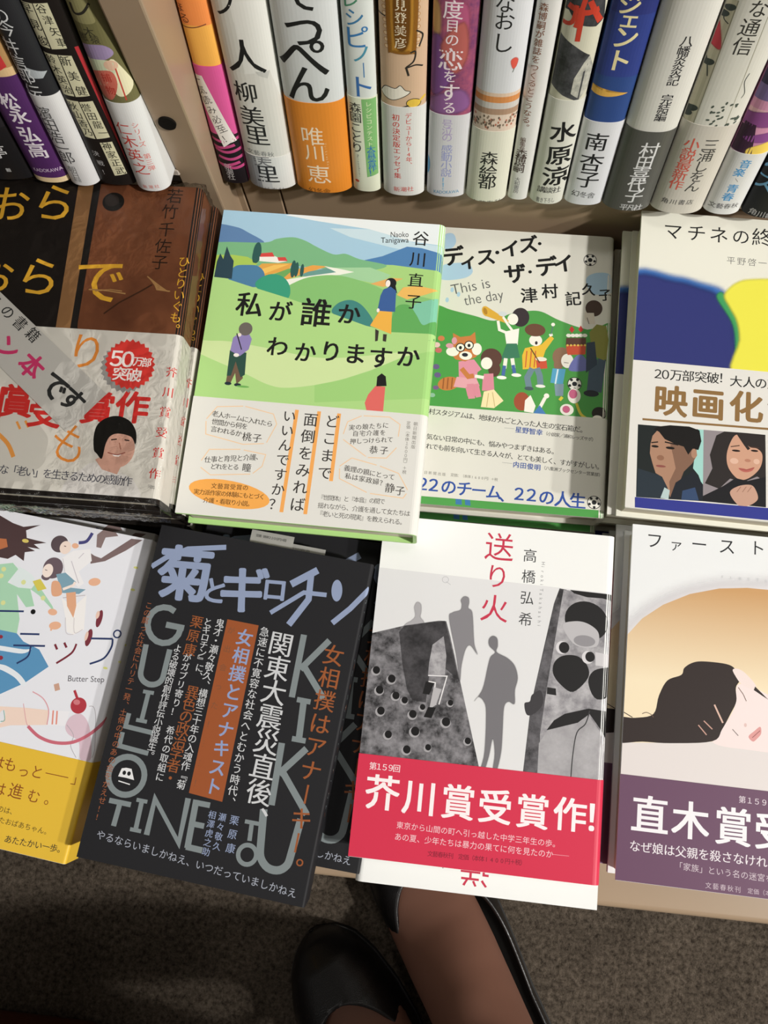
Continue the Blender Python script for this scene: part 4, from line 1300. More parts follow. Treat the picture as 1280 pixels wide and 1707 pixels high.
   ('P','#a9d4b5',0,[-63,51.5,-23.8,61,-16.1,63.4,-11.8,60.4,-15.7,51.4,-8.4,49.7,-0.3,50.6,1.6,55,15.2,43.3,17.9,39.8,5.6,47.6,-0.9,50.3,4.5,41,-0.2,39.3,-8,45.8,-2,31.8,-1,23.3,-50.8,15.3]),
   ('E','#d9dd9a',-20.8,54.4,1.45,1.45,0),
   ('E','#d9dd9a',-14.7,39.1,1.43,1.43,0),
   ('E','#d9dd9a',-6.2,53.4,1.44,1.44,0),
   ('E','#d9dd9a',-20.5,58.6,1.45,1.45,0),
   ('E','#d9dd9a',8.3,46.7,1.43,1.43,0),
   ('P','#5b93bd',0,[-50.8,15.3,-11.8,23.3,-1.1,23.4,4.3,19.6,15,17,23.4,8.6,12.2,-3.3,-0.4,-12.5,-37.6,-24]),
   ('P','#e4e9ef',1,[-16.9,13.3,-9,14.4,5.6,15.2,10.4,16.4,5.6,12.7,-8.1,11.7,-16,10.7]),
   ('P','#e4e9ef',1,[-13.8,3.7,-5.7,4.1,-0.6,3.8,7.6,0.9,13.1,-3.4,11.3,-5.2,5.1,-1.4,-4.8,1.2,-13,1.2]),
   ('E','#8f3040',-9.9,19.5,1.26,1.1,0),
   ('E','#8f3040',-6.2,7.7,1.4,1.25,0),
   ('P','#7d6a6a',0,[28.9,78.6,31.7,77.5,36.1,76.8,51,92,58,92.6,49.8,84.4,39,75.6,30.7,72.3]),
   ('P','#8a7775',0,[29.7,90.3,33.4,94.8,38,96.3,42.7,92,35.3,89.6,34.4,82.8,31.4,82.8]),
   ('P','#f0eef0',0,[12.4,71.9,18.2,78,28.2,80.9,31,74.1,25,66.3,30.1,60.1,27.7,57.2,18,61.7]),
   ('L','#c8c2ca',0.48,0,[18.8,71.6,27,59.5]),
   ('L','#c8c2ca',0.48,0,[22.7,74,24.9,77.8]),
   ('L','#c8c2ca',0.32,0,[13.2,72.1,18,61.7]),
   ('E','#5a4d52',8.7,80.2,5.35,5.19,0),
   ('E','#f0dcd0',12.9,78.8,3.56,4.05,0),
   ('L','#6a4a44',0.49,0,[11.8,79.6,13.1,79.5]),
   ('L','#4a4a80',1.95,1,[20,83.2,24.5,85.1,26.6,90.7]),
   ('E','#e8b393',18.5,81,2.11,1.62,0),
   ('P','#f2efee',0,[25,38.2,19.3,49,27.9,45.2,33.7,53.6,37.9,33.7,32.6,29.5,28.3,30.2]),
   ('L','#c8c0c4',0.32,1,[25,38.2,28,29.7,32.5,29.6]),
   ('L','#c8c0c4',0.32,1,[30.1,39.2,32.9,30.7,37.1,33.6]),
   ('L','#b9aeb2',0.4,0,[20.1,49.2,32.9,53.4]),
   ('E','#6a5a62',9,65.3,6.11,6.43,0),
   ('E','#6a5a62',6.2,59.2,2.72,2.08,0),
   ('E','#f3e3da',6.3,63.1,3.21,4.18,0),
   ('L','#5a4a50',0.4,0,[4.5,63.3,6,63.2]),
   ('P','#7fa3b5',0,[12,62,17.3,64.1,25.4,59.8,23,56,32.3,56.8,29,53.3,18.4,51.9]),
   ('P','#e0a987',1,[10.9,56.9,15.2,57.8,18.8,51.2,13.4,49.2]),
   ('P','#e0a987',0,[21.2,52.4,26.7,54.2,29.4,46.3,29.7,39,24,45]),
   ('L','#f3e3da',1.59,0,[18.6,54.1,24.2,57.7,24.8,59.8]),
   ('P','#d6c85a',0,[-0.9,55.1,3.4,57.4,8.8,52.5,4,50]),
   ('E','#e8b393',16.4,39.8,2.84,1.9,0),
   ('E','#e8b393',20.2,32.4,3.62,2.36,15),
   ('L','#e8b393',1.1,0,[18.2,32,18.7,29]),
   ('E','#e8b393',36.2,62.2,3.67,2.39,15),
   ('E','#7a3540',45.2,41.7,1.73,5.19,0),
   ('E','#e9c8b8',43.6,43.7,1.1,2.36,0),
   ('E','#7a3540',42.1,29.7,1.87,5.15,0),
   ('E','#e9c8b8',40.5,30.3,0.94,2.81,0),
   ('L','#2b3a66',1.11,0,[-38.8,29.6,-0.8,36.7]),
   ('E','#161616',4.8,37.6,1.5,1.5,0),
   ('L','#2b3a66',1.1,0,[1,23.5,12.5,25.6]),
   ('L','#2b3a66',1.09,0,[-1,16.2,17.8,19.7]),
   ('L','#2b3a66',1.01,1,[9.5,17.6,9.4,11.7,4.1,6.5]),
   ('L','#7a2c3a',1.33,0,[23.3,21.9,25.5,19.2]),
   ('L','#7a2c3a',1.33,0,[28.5,23.9,30.7,21.4]),
   ('L','#7a2c3a',1.17,1,[35.9,24.7,34.5,18.9,27.3,11.4]),
   ('L','#2b3a66',1.09,0,[43.4,29.5,56.3,31.9]),
   ('L','#2b3a66',1.09,1,[56.3,31.8,56.9,27.1,54.2,19.9,46.9,15.1]),
   ('E','#2b3a66',58.2,35.2,2.58,2.58,0),
   ('E','#e6e7ee',58.2,35.2,1.72,1.72,0),
   ('S','#55525a','Butter Step',36.7,4.5,57.9,8.3,3.54,0),
   ('E','#dfe08a',56.7,14.7,1.39,0.69,0),
   ('E','#dfe08a',64.4,19.8,1.39,0.7,0),
   ('E','#dfe08a',65.6,29.9,1.4,0.7,0),
   ('E','#dfe08a',60.2,62.3,1.43,0.71,0),
   ('E','#dfe08a',58.5,75.5,1.44,0.72,0),
   ('P','#efd6c8',0,[-29.4,-24,8.6,-18,17.2,-16.7,30.5,-15.3,32.6,-23.3,11,-28.1,5.3,-30.6,-25.6,-35.4]),
   ('E','#e4e4ea',4.6,-24.5,1.83,3.81,0),
   ('L','#7fb0a5',0.46,1,[4.6,-20.7,6.9,-25.9,4.7,-27.1]),
   ('P','#ecebf0',0,[30.5,-15.1,42.9,-13.4,42.9,-21.7,32.6,-23.3]),
   ('L','#e08f80',0.91,0,[33.4,-14.8,35.1,-22.5]),
   ('L','#e08f80',0.91,0,[35.7,-14.6,37.4,-22]),
   ('P','#d9c0cc',1,[44.5,-16.1,50.1,-13.4,56.9,-19.5,62.6,-35.5,58.9,-37.8,56.1,-36.9,53,-28.6,45.7,-25.7,42.9,-21.7]),
   ('L','#a8a0a8',0.3,1,[53.4,-8.2,56.3,-8.3,59.3,-14.5,63.1,-30.2,63,-35.4]),
   ('L','#a8a0a8',0.3,1,[43.5,-20.9,49,-25.7,49.1,-31.7,54,-37.3]),
   ('E','#b03a45',47.2,-9.1,4.72,4.57,0),
   ('E','#cf7a80',45.6,-7.5,1.98,1.53,0),
   ('L','#b03a45',1.53,0,[42.4,-1.3,45.3,-5.3]),
   ('L','#c9a08c',3.07,0,[30.7,0.1,32.6,-3.4]),
   ('L','#c96a7a',1.82,1,[21.4,-26.4,29.6,-30.7,39.6,-31.9,50,-29.4,59.1,-22.2,66.1,-12.3]),
   ('L','#dba0a8',0.38,1,[15,-14.7,19.4,-23.7,21.4,-26.4]),
   ('L','#dba0a8',0.61,1,[18.3,-7.1,25.5,-9.5,30.7,-15.2,32.1,-23.2]),
  ],
  'band': [
   ('T','#8a4a20','は',10.4,-49.1,10.4,-49.1,8.24,0,0),
   ('T','#8a4a20','も',17.9,-48.8,17.9,-48.8,8.23,0,0),
   ('T','#8a4a20','っ',26.5,-50.7,26.5,-50.7,7.45,0,0),
   ('T','#8a4a20','と',34.2,-49.5,34.2,-49.5,7.82,0,0),
   ('T','#8a4a20','は',15.6,-62.8,15.6,-62.8,8.16,0,0),
   ('T','#8a4a20','進',25.3,-62,25.3,-62,8.88,0,0),
   ('T','#8a4a20','む',36.3,-62.5,36.3,-62.5,7.75,0,0),
   ('T','#8a4a20','。',46.7,-62,46.7,-62,8.1,0,0),
   ('L','#8a4a20',0.45,0,[39.2,-49,52.8,-48.8]),
   ('L','#8a4a20',0.45,0,[57.2,-47.7,57.5,-51.5,54.9,-51.7]),
   ('T','#4a3a20','のは、',19.6,-73.1,27.2,-73.1,3.83,0,0),
   ('T','#4a3a20','たおばあちゃん。',22.2,-78.8,49.6,-79.2,3.81,0,0),
   ('T','#33302c','、あたたかい一歩。',24.3,-87.9,60,-86.5,4.52,1,0),
  ],
 },
 'waka': {
  'cover': [
   ('N','#5a3320','#7d4c31',9,0,[2.2,122.6,142.7,127.4,158.4,-45,16.1,-55.2,7.6,5.5]),
   ('P','#8a6440',0,[-6.5,105.2,2.9,105.6,3.8,4.7,4.8,-56,-6.5,-56.8,-4.7,4.2]),
   ('P','#1d1a18',0,[2.7,105.6,7.1,105.7,7.6,4.9,12.4,-55.4,5.8,-55.9,3.7,4.7]),
   ('E','#16120f',16.3,83.1,6.53,6.11,0),
   ('E','#2c2420',15.4,83.9,4.22,3.79,0),
   ('T','#e0aa35','お',-45.5,78.5,-45.5,78.5,25.23,1,0),
   ('T','#e0aa35','ら',-18.4,80.8,-18.4,80.8,26.62,1,-8),
   ('T','#e0aa35','お',-46.6,32.2,-46.6,32.2,24.96,1,0),
   ('T','#e0aa35','ら',-19.5,33.1,-19.5,33.1,26.79,1,-8),
   ('T','#e0aa35','で',15.9,32.9,15.9,32.9,31.52,1,0),
   ('T','#24170f','若',52.3,88.9,52.3,88.9,10.23,0,0),
   ('T','#24170f','竹',50.7,78.6,50.7,78.6,10.16,0,0),
   ('T','#24170f','千',50.3,67.2,50.3,67.2,10.08,0,0),
   ('T','#24170f','佐',49.8,56.5,49.8,56.5,10.01,0,0),
   ('T','#24170f','子',49.3,46.2,49.3,46.2,9.94,0,0),
   ('T','#e0aa35','ひとりいぐも。',63.3,47.4,63.1,5.7,7.07,0,0),
   ('L','#a98050',0.71,0,[43.3,36.9,50.9,31.6,56.2,28.3]),
   ('L','#a98050',0.71,0,[44.9,35.6,50.6,30.7,56.7,28.3]),
   ('L','#a98050',0.7,0,[46.4,34.2,50.3,29.8,57.3,28.3]),
   ('L','#a98050',0.7,0,[48,32.8,50,29,57.8,28.4]),
   ('L','#3c2416',0.9,0,[21.6,12.4,29.3,19.6,40.8,27.4,46.9,31.9]),
   ('L','#a98050',0.81,0,[10.5,26.8,20.3,26.8,32.3,25.4]),
   ('L','#a98050',0.61,0,[14.5,26,23.2,27.5,30.1,26.9]),
  ],
  'band': [
   ('T','#e08a3a','り',15.6,-10.8,15.6,-10.8,23.66,0,0),
   ('T','#e08a3a','も',14.9,-64.9,14.9,-64.9,24.65,-1,-25),
   ('L','#e59a4a',2.32,1,[-29,-60.3,-20,-67.4,-15.2,-74.9]),
   ('L','#e59a4a',1.35,0,[-17,-54.6,-14.3,-58.8]),
   ('L','#e59a4a',1.35,0,[-12.3,-53.8,-9.8,-57.5]),
   ('T','#c9302c','川',-35.1,-43.6,-35.1,-43.6,20.12,3,0),
   ('T','#c9302c','賞',-18.8,-42.5,-18.8,-42.5,20.01,3,0),
   ('T','#c9302c','受',-1.9,-47.7,-1.9,-47.7,19.81,3,0),
   ('T','#c9302c','賞',27.1,-43.7,27.1,-43.7,19.65,3,0),
   ('T','#c9302c','作',46.4,-41.9,46.4,-41.9,19.53,3,0),
   ('P','#8f8d8a',0,[53.6,-18.4,52.3,-20.1,53.7,-22,52,-23.3,52.9,-25.4,51,-26.3,51.4,-28.5,49.3,-28.8,49.2,-31,47,-30.8,46.4,-32.9,44.3,-32.1,43.2,-34,41.3,-32.7,39.7,-34.2,38.1,-32.5,36.3,-33.6,35,-31.6,33,-32.1,32.2,-29.9,30,-29.9,29.8,-27.7,27.6,-27.1,27.9,-24.9,25.8,-23.8,26.6,-21.8,24.8,-20.3,26.1,-18.5,24.7,-16.7,26.4,-15.3,25.4,-13.2,27.4,-12.3,26.9,-10.1,29.1,-9.8,29.1,-7.5,31.4,-7.7,32,-5.6,34.1,-6.4,35.2,-4.5,37.2,-5.8,38.7,-4.3,40.4,-6,42.2,-5,43.5,-7,45.6,-6.5,46.3,-8.7,48.5,-8.7,48.8,-11,50.9,-11.6,50.6,-13.8,52.6,-14.9,51.8,-16.9]),
   ('P','#d23a33',0,[55.7,-16.3,54.4,-18,55.8,-19.9,54.2,-21.2,55.1,-23.3,53.1,-24.2,53.6,-26.4,51.4,-26.7,51.3,-28.9,49.1,-28.7,48.5,-30.8,46.4,-30,45.3,-31.9,43.4,-30.6,41.9,-32.1,40.3,-30.4,38.4,-31.5,37.2,-29.5,35.1,-30,34.4,-27.8,32.2,-27.8,31.9,-25.5,29.7,-25,30,-22.8,28,-21.7,28.8,-19.7,27,-18.1,28.3,-16.4,26.8,-14.5,28.5,-13.2,27.5,-11,29.5,-10.2,29.1,-7.9,31.2,-7.6,31.3,-5.3,33.5,-5.6,34.2,-3.4,36.3,-4.2,37.4,-2.4,39.4,-3.7,40.9,-2.1,42.6,-3.9,44.4,-2.8,45.7,-4.8,47.8,-4.3,48.5,-6.6,50.7,-6.6,50.9,-8.9,53.1,-9.4,52.8,-11.7,54.8,-12.8,54,-14.8]),
   ('T','#f3ece8','５',33.4,-13.9,33.4,-13.9,12.21,2,0),
   ('T','#f3ece8','０',39.8,-14.1,39.8,-14.1,12.18,2,0),
   ('T','#f3ece8','万',45.9,-15.1,45.9,-15.1,6.02,2,0),
   ('T','#f3ece8','部',50.7,-15.4,50.7,-15.4,5.82,2,0),
   ('T','#f3ece8','突',36.5,-23,36.5,-23,8.53,2,0),
   ('T','#f3ece8','破',44.2,-23.2,44.2,-23.2,8.51,2,0),
   ('T','#f3ece8','！',50.1,-23.4,50.1,-23.4,7.71,2,0),
   ('P','#d6d2ce',1,[15,-90.4,17.3,-84.6,23,-79.5,30.6,-74.6,43.4,-79,53.4,-83.7,56,-95.5,16.4,-98.7]),
   ('P','#c89a88',0,[30.4,-73.2,37.2,-69,45.6,-74.9,43.7,-80.7,35,-78.5]),
   ('E','#c89a88',42.5,-66.7,8.9,10.31,0),
   ('P','#14120f',1,[28.8,-67.7,27.5,-60.1,28.6,-53.3,33.2,-49.1,39.6,-47.7,46.5,-50.3,50.8,-56.5,51.3,-63.2,48.3,-59.1,41.1,-57.7,36.7,-59.5,34.8,-64.4,34,-72.5,30.8,-69.9]),
   ('L','#3a2a24',0.75,0,[37.5,-61.5,40.6,-60.9]),
   ('L','#3a2a24',0.75,0,[44.9,-61,47.7,-61.3]),
   ('P','#efe6e0',0,[38.6,-69,42,-69.7,45.1,-68.6,43.1,-70.8,40.4,-70.6]),
   ('L','#8a4a40',0.56,1,[36.7,-68.8,42,-69.7,46.4,-68.1]),
   ('L','#9a6a58',0.66,0,[42.3,-62.9,43.6,-66.6]),
   ('T','#50505a','な「老い」を生きるための感動作',-19.1,-82.2,49.9,-84.1,5.88,1,0),
   ('T','#c9302c','芥川賞受賞作',65.3,-20.1,64.1,-78.7,6.34,1,0),
   ('T','#555','河出',62.5,-86.2,64.3,-86.3,2.2,0,0),
  ],
 },
 'slip': {
  'cover': [
   ('T','#2a2a2a','こちらの書籍',-46.3,9.2,7.3,10.5,8.42,1,0),
   ('T','#c8386a','サ',-39.3,-9.1,-39.3,-9.1,13.87,3,0),
   ('T','#c8386a','イ',-19.7,-6.8,-19.7,-6.8,13.87,3,0),
   ('T','#c8386a','ン',2.1,-4.6,2.1,-4.6,14.87,3,0),
   ('T','#c8386a','本',20.9,-2.4,20.9,-2.4,14.87,3,0),
   ('T','#2a2a2a','で',39.7,-1.4,39.7,-1.4,16.35,3,0),
   ('T','#2a2a2a','す',52.8,-0,52.8,-0,14.87,3,0),
  ],
 },
 'black_left': {
  'cover': [
   ('P','#a22',0,[37.1,87.3,40.2,84.2,39.4,75.9,35,73,33.1,78.9]),
  ],
  'band': [
   ('T','#cfcfcf','亭',9.6,20.7,9.6,20.7,10.12,0,0),
   ('T','#aaa','新潮社',9.7,7.5,9.7,7.4,2.88,0,0),
  ],
 },
 'purple': {
  'cover': [
   ('P','#d9b98a',0,[-40,75.2,40,75.2,40,57.8,-40,57.8]),
   ('P','#c23a3a',0,[4.7,87.3,7,82.5,7.4,75.9,3,73.9,-0.2,77.2]),
  ],
  'band': [
   ('P','#4f2a5f',0,[-40,4.1,40,4.1,40,69.5,-40,69.5]),
   ('P','#e0c9a0',0,[-40,0.1,40,0.1,40,3.8,-40,3.8]),
   ('T','#e4dde4','松',-0.2,56.4,-0.2,56.4,10.53,2,0),
   ('T','#e4dde4','永',1.2,47.1,1.2,47.1,10.83,2,0),
   ('T','#e4dde4','弘',1.2,34.8,1.2,34.8,11.25,2,0),
   ('T','#e4dde4','高',1.3,23.9,1.3,23.9,11.62,2,0),
   ('S','#cbb9cf','KADOKAWA',-7,8.9,9.7,9.7,2.62,1),
  ],
 },
 'black_white': {
  'cover': [
   ('P','#a9b0b4',0,[-0.8,77.8,7.7,74.1,5,71.3,-1.9,71.8]),
   ('P','#ccc',0,[-9.9,83.2,-5.2,80.1,-8.3,81.6]),
   ('T','#d8dadb','の',-1.4,105.4,-1.4,105.4,8.84,0,0),
   ('T','#d8dadb','今',-1.7,98.6,-1.7,98.6,9.05,0,0),
   ('T','#d8dadb','井',-4.1,89.1,-4.1,89.1,9.36,0,0),
   ('T','#d8dadb','信',-4.4,80.2,-4.4,80.2,9.65,0,0),
   ('T','#d8dadb','郎',-3.5,72.6,-3.5,72.6,9.88,0,0),
   ('T','#d8dadb','伝',-3.3,62.9,-3.3,62.9,10.2,0,0),
  ],
  'band': [
   ('T','#4a4a4c','濱',-2.9,50.5,-2.9,50.5,8.71,0,0),
   ('T','#4a4a4c','田',-2.8,42.8,-2.8,42.8,8.92,0,0),
   ('T','#4a4a4c','浩',-3,34.8,-3,34.8,9.15,0,0),
   ('T','#4a4a4c','一',-2.7,27.2,-2.7,27.2,9.36,0,0),
   ('T','#4a4a4c','郎',-2.2,20.9,-2.2,20.9,9.54,0,0),
   ('T','#777','朝日',-2.2,12.2,-1.9,7.7,5.11,0,0),
   ('S','#888','新書',-4.2,4.2,0.2,3.9,2.18,0),
  ],
 },
 'label_box': {
  'cover': [
   ('L','#b5343a',1.8,0,[8.3,88.3,11.6,0.5]),
   ('P','#d9d6b4',0,[-11,110.3,-4.2,110.3,-4.8,87.2,-11.3,87.7]),
   ('P','#d9d6b4',0,[-3.7,110.4,3.5,111,3.9,87.9,-4.1,87]),
   ('P','#d9d6b4',0,[-10.2,84.1,-2.6,84.1,-3,60.2,-9,60.2]),
   ('P','#d9d6b4',0,[-2.1,84.1,4.5,83.9,5.4,60.9,-2.3,60]),
   ('P','#d9d6b4',0,[-8.9,57.3,-2.1,57.3,-1.4,33.1,-7.1,33.8]),
   ('P','#d9d6b4',0,[-1.6,57,5.7,57.7,6.9,34.2,-0.6,33.2]),
   ('P','#d9d6b4',0,[0.1,30.7,7,31.2,8.1,8.2,0.8,7.1]),
   ('T','#34342c','早見俊',-8,107.4,-6.9,90.9,5.82,1,0),
   ('T','#34342c','谷津矢車',-0.7,108.1,2.2,91,5.08,1,0),
   ('T','#34342c','鈴木英治',-7.3,81,-5.3,64,5.26,1,0),
   ('T','#34342c','新美健',0.3,81,2,63.9,5.91,1,0),
   ('T','#34342c','秋山香乃',-6.6,53.7,-4.1,37.5,5.37,1,0),
   ('T','#34342c','誉田龍一',0.9,53.7,4.2,37.3,5.35,1,0),
   ('T','#34342c','神家正武',3.2,28.3,5.1,10.8,5.58,1,0),
   ('T','#bbb','決戦！',-5.2,22.5,-4.3,9,4.08,0,0),
  ],
 },
 'olive': {
  'cover': [
   ('P','#6e6a45',0,[-40,59.6,40,59.6,40,200,-40,200]),
   ('P','#8f8a60',1,[-9.1,117.5,-8.9,108.9,-7.1,104.2,2.9,104.4,2.5,110.9,2.2,118]),
   ('L','#2a2822',1.19,1,[-5.8,113.4,-5.6,108.4,-1,109.3,3.5,113.8]),
   ('T','#3a3828','木',-1.6,99.6,-1.6,99.6,5.47,1,0),
   ('T','#3a3828','恩',-5.7,96.4,-5.7,96.4,4.76,1,0),
   ('T','#3a3828','猿',-0.1,95.9,-0.1,95.9,4.74,1,0),
   ('P','#9a88ac',1,[-8.3,91.5,2.6,92.9,5.9,87.5,-4.4,83.7,-8.4,85.1]),
   ('P','#e2dcb8',1,[5.1,85,9.4,70.1,5.3,64.6,0.3,66.1,0.3,79.8]),
   ('P','#c7d0b0',1,[-9.8,83.4,2,84.9,4.7,79.2,-6.4,69.2,-9.1,76.8]),
   ('P','#c96a5a',1,[-8.7,76,1.6,79.1,2.9,71.5,-2.5,62.3,-7.5,63.8]),
   ('E','#d9b49a',2.9,82,3.31,2.81,0),
   ('T','#b23a30','捕物',-1.7,75.1,-1.9,67.7,5.27,1,0),
   ('L','#c0443a',0.67,0,[4.6,80.1,4.4,61.9]),
  ],
  'band': [
   ('T','#c8443a','仁',-2.9,44.1,-2.9,44.1,8.47,0,0),
   ('T','#c8443a','木',-2.2,35.7,-2.2,35.7,8.89,0,0),
   ('T','#c8443a','英',-2.2,26.5,-2.2,26.5,9.14,0,0),
   ('T','#c8443a','之',-1.6,16.9,-1.6,16.9,9.41,0,0),
   ('T','#d9746a','シリーズ\u3000第三弾',4,46.5,4.5,17.3,3.91,0,0),
   ('T','#d9746a','新潮社',-3.1,3.2,3.7,3.7,2.77,0,0),
  ],
 },
 'orange': {
  'cover': [
   ('P','#f3b254',0,[-40,81.3,40,81.3,40,200,-40,200]),
   ('P','#f0914e',0,[-40,103.9,40,103.9,40,200,-40,200]),
   ('T','#6a3a24','ほ',-7,112.8,-7,112.8,5.28,0,0),
   ('T','#6a3a24','る',-5.3,107.4,-5.3,107.4,5.74,0,0),
   ('L','#7a4430',0.56,1,[-11.6,103.4,-7.4,102.5,-1.1,103,5.1,104.7]),
  ],
  'band': [
   ('P','#1d161a',0,[-40,-3.5,40,-3.5,40,32.7,-40,32.7]),
   ('P','#d95a98',0,[-40,32.7,40,32.7,40,82,-40,82]),
   ('P','#2a1a22',0,[-40,32.7,40,32.7,40,36.8,-40,36.8]),
   ('L','#2a1a22',1.85,1,[-9.8,36.8,-3,35.3,5.6,37.6]),
   ('L','#c24a80',1.87,1,[-7.5,33.2,-0.7,31.7,8,34]),
   ('L','#c24a80',1.9,1,[-10.6,28.6,-3.7,27.1,5,29.4]),
   ('L','#c24a80',1.91,1,[-7.1,25.7,-0.2,24.1,8.6,26.5]),
   ('L','#c24a80',1.94,1,[-6.1,20.5,0.9,18.9,9.7,21.4]),
   ('L','#c24a80',1.97,1,[-10.3,15.6,-3.3,14,5.7,16.5]),
   ('L','#c24a80',1.98,1,[-5.4,14,1.7,12.3,10.7,14.9]),
   ('P','#ece6e0',0,[-10.9,74.6,-3.8,75.2,6.6,32.2,2.8,31,-1.5,27.8]),
   ('T','#5a5452','一',-7.7,71.4,-7.7,71.4,5.42,0,24),
   ('T','#5a5452','気',-6.3,65.6,-6.3,65.6,5.51,0,24),
   ('T','#5a5452','読',-4.8,59.7,-4.8,59.7,5.61,0,24),
   ('T','#5a5452','み',-3.3,53.6,-3.3,53.6,5.71,0,24),
   ('T','#5a5452','必',-1.8,47.4,-1.8,47.4,5.82,0,24),
   ('T','#5a5452','至',-0.2,41.1,-0.2,41.1,5.92,0,24),
   ('T','#5a5452','！',1.4,34.6,1.4,34.6,6.04,0,24),
   ('T','#b5b0b0','新潮社',-2.2,13.1,-1.6,5,4.95,0,0),
  ],
 },
 'yellow_white': {
  'cover': [
   ('P','#d3d1ca',0,[-8.4,118.6,-7.8,108.8,-2.6,109.1,-2.7,80,10.5,81.7,26.4,-16.6,-7.3,-19.3,-16.6,47,-19.6,118.1]),
   ('P','#d0cfc8',0,[-20.3,122.4,-3.2,123.2,-2.5,81,-16.5,80.2]),
   ('T','#1d1d1d','ノ',-5.1,117.9,-5.1,117.9,14.99,1,0),
   ('T','#1d1d1d','人',-0.8,90.2,-0.8,90.2,21.26,1,0),
   ('P','#bdbcb7',0,[3.2,81.8,10.5,81.2,8.9,77,4.6,79.3]),
   ('T','#242424','柳',-4.2,68.7,-4.2,68.7,13.69,1,0),
   ('T','#242424','美',-3.6,53.1,-3.6,53.1,14.37,1,0),
   ('T','#242424','里',-2.9,40.1,-2.9,40.1,14.95,1,0),
   ('T','#777','文藝春秋',-9.1,27.6,3.1,26.8,4.01,0,0),
  ],
  'band': [
   ('P','#97979a',0,[-26.7,46.3,-6.4,25.5,-5.1,-8.7,-41.6,-22.2]),
   ('P','#c9c9c8',0,[-6.5,24.8,-0.3,24.6,1,-8.2,-5.1,-8.7]),
   ('T','#6e6e70','美',-2.6,23.1,-2.6,23.1,11.91,0,0),
   ('T','#2a2a2c','里',-1.1,12,-1.1,12,14.51,1,0),
   ('T','#777','文藝春秋',-7.6,-0.6,5.9,-0.7,4.35,0,0),
  ],
 },
 'teppen': {
  'cover': [
   ('T','#1d1d1d','て',-0.3,125.8,-0.3,125.8,21.08,1,0),
   ('T','#1d1d1d','っ',-0.2,109.2,-0.2,109.2,25.91,1,0),
   ('T','#1d1d1d','ぺ',-2.1,92.1,-2.1,92.1,28.43,1,0),
   ('T','#1d1d1d','ん',-1.7,76.3,-1.7,76.3,25.44,1,0),
  ],
  'band': [
   ('T','#f6dfc2','唯',-2.4,42.5,-2.4,42.5,13.88,0,0),
   ('T','#f6dfc2','川',-2.1,30.8,-2.1,30.8,12.65,0,0),
   ('T','#f6dfc2','恵',-1.4,14.6,-1.4,14.6,15.08,0,0),
   ('T','#7a4a1c','幻冬舎',-6.7,1.4,2.3,1.3,4.77,0,0),
   ('T','#f0c890','YuikawaKei',4.5,37.5,5,20.4,2.02,0,-80),
  ],
 },
 'recipe': {
  'cover': [
   ('T','#4a8a6a','レ',-3.1,121.4,-3.1,121.4,9.34,1,0),
   ('T','#3f7aa5','シ',-1.2,112.7,-1.2,112.7,10.49,1,0),
   ('T','#3a78b0','ピ',-0.9,102.2,-0.9,102.2,13.6,1,0),
   ('T','#4a90a8','ノ',1.3,93.2,1.3,93.2,11.21,1,0),
   ('T','#3a78b0','｜',2.1,83.8,2.1,83.8,8.67,1,0),
   ('T','#3a6aa8','ト',0.3,73.9,0.3,73.9,14.93,1,0),
  ],
  'band': [
   ('P','#7fb470',0,[-0.1,66.3,7.4,66.5,7.1,13.4,0.8,11.6]),
   ('T','#2f6ab0','大賞受賞作！',3.7,32.6,4.1,14.5,4.98,1,0),
   ('T','#dfe8c0','レシピコンテスト',3.5,63.2,3.4,36.3,3.5,0,0),
   ('T','#3c3c3a','森',-3.7,60.5,-3.7,60.5,6.87,1,0),
   ('T','#3c3c3a','園',-3.8,54,-3.8,54,7.01,1,0),
   ('T','#3c3c3a','こ',-3.9,47.2,-3.9,47.2,7.16,1,0),
   ('T','#3c3c3a','と',-4,40.2,-4,40.2,7.32,1,0),
   ('T','#3c3c3a','り',-4.1,33.1,-4.1,33.1,7.48,1,0),
   ('T','#777','MorizonoKotori',-3.9,27.7,-3.4,11.3,1.61,0,-80),
   ('E','#c0503a',-5.3,7.7,1.22,0.98,0),
  ],
 },
 'wagashi': {
  'cover': [
   ('E','#b98a5a',-9.4,125.2,1.13,1.13,0),
   ('E','#e6c9a5',-9.4,125.2,0.81,0.81,0),
   ('E','#b98a5a',-9.2,122.1,1.15,1.15,0),
   ('E','#e6c9a5',-9.2,122.1,0.82,0.82,0),
   ('E','#b98a5a',-9,118.9,1.16,1.16,0),
   ('E','#e6c9a5',-9,118.9,0.83,0.83,0),
   ('E','#b98a5a',-8.9,115.7,1.17,1.17,0),
   ('E','#e6c9a5',-8.9,115.7,0.84,0.84,0),
   ('E','#b98a5a',-8.7,112.4,1.19,1.19,0),
   ('E','#e6c9a5',-8.7,112.4,0.85,0.85,0),
   ('E','#b98a5a',-8.5,109.1,1.2,1.2,0),
   ('E','#e6c9a5',-8.5,109.1,0.86,0.86,0),
   ('E','#b98a5a',-8.4,105.7,1.21,1.21,0),
   ('E','#e6c9a5',-8.4,105.7,0.87,0.87,0),
   ('E','#b98a5a',-8.2,102.3,1.23,1.23,0),
   ('E','#e6c9a5',-8.2,102.3,0.88,0.88,0),
   ('E','#b98a5a',-8,98.8,1.24,1.24,0),
   ('E','#e6c9a5',-8,98.8,0.89,0.89,0),
   ('E','#b98a5a',7.3,125.9,1.13,1.13,0),
   ('E','#e6c9a5',7.3,125.9,0.8,0.8,0),
   ('E','#b98a5a',7.3,122.8,1.14,1.14,0),
   ('E','#e6c9a5',7.3,122.8,0.81,0.81,0),
   ('E','#b98a5a',7.4,119.7,1.15,1.15,0),
   ('E','#e6c9a5',7.4,119.7,0.82,0.82,0),
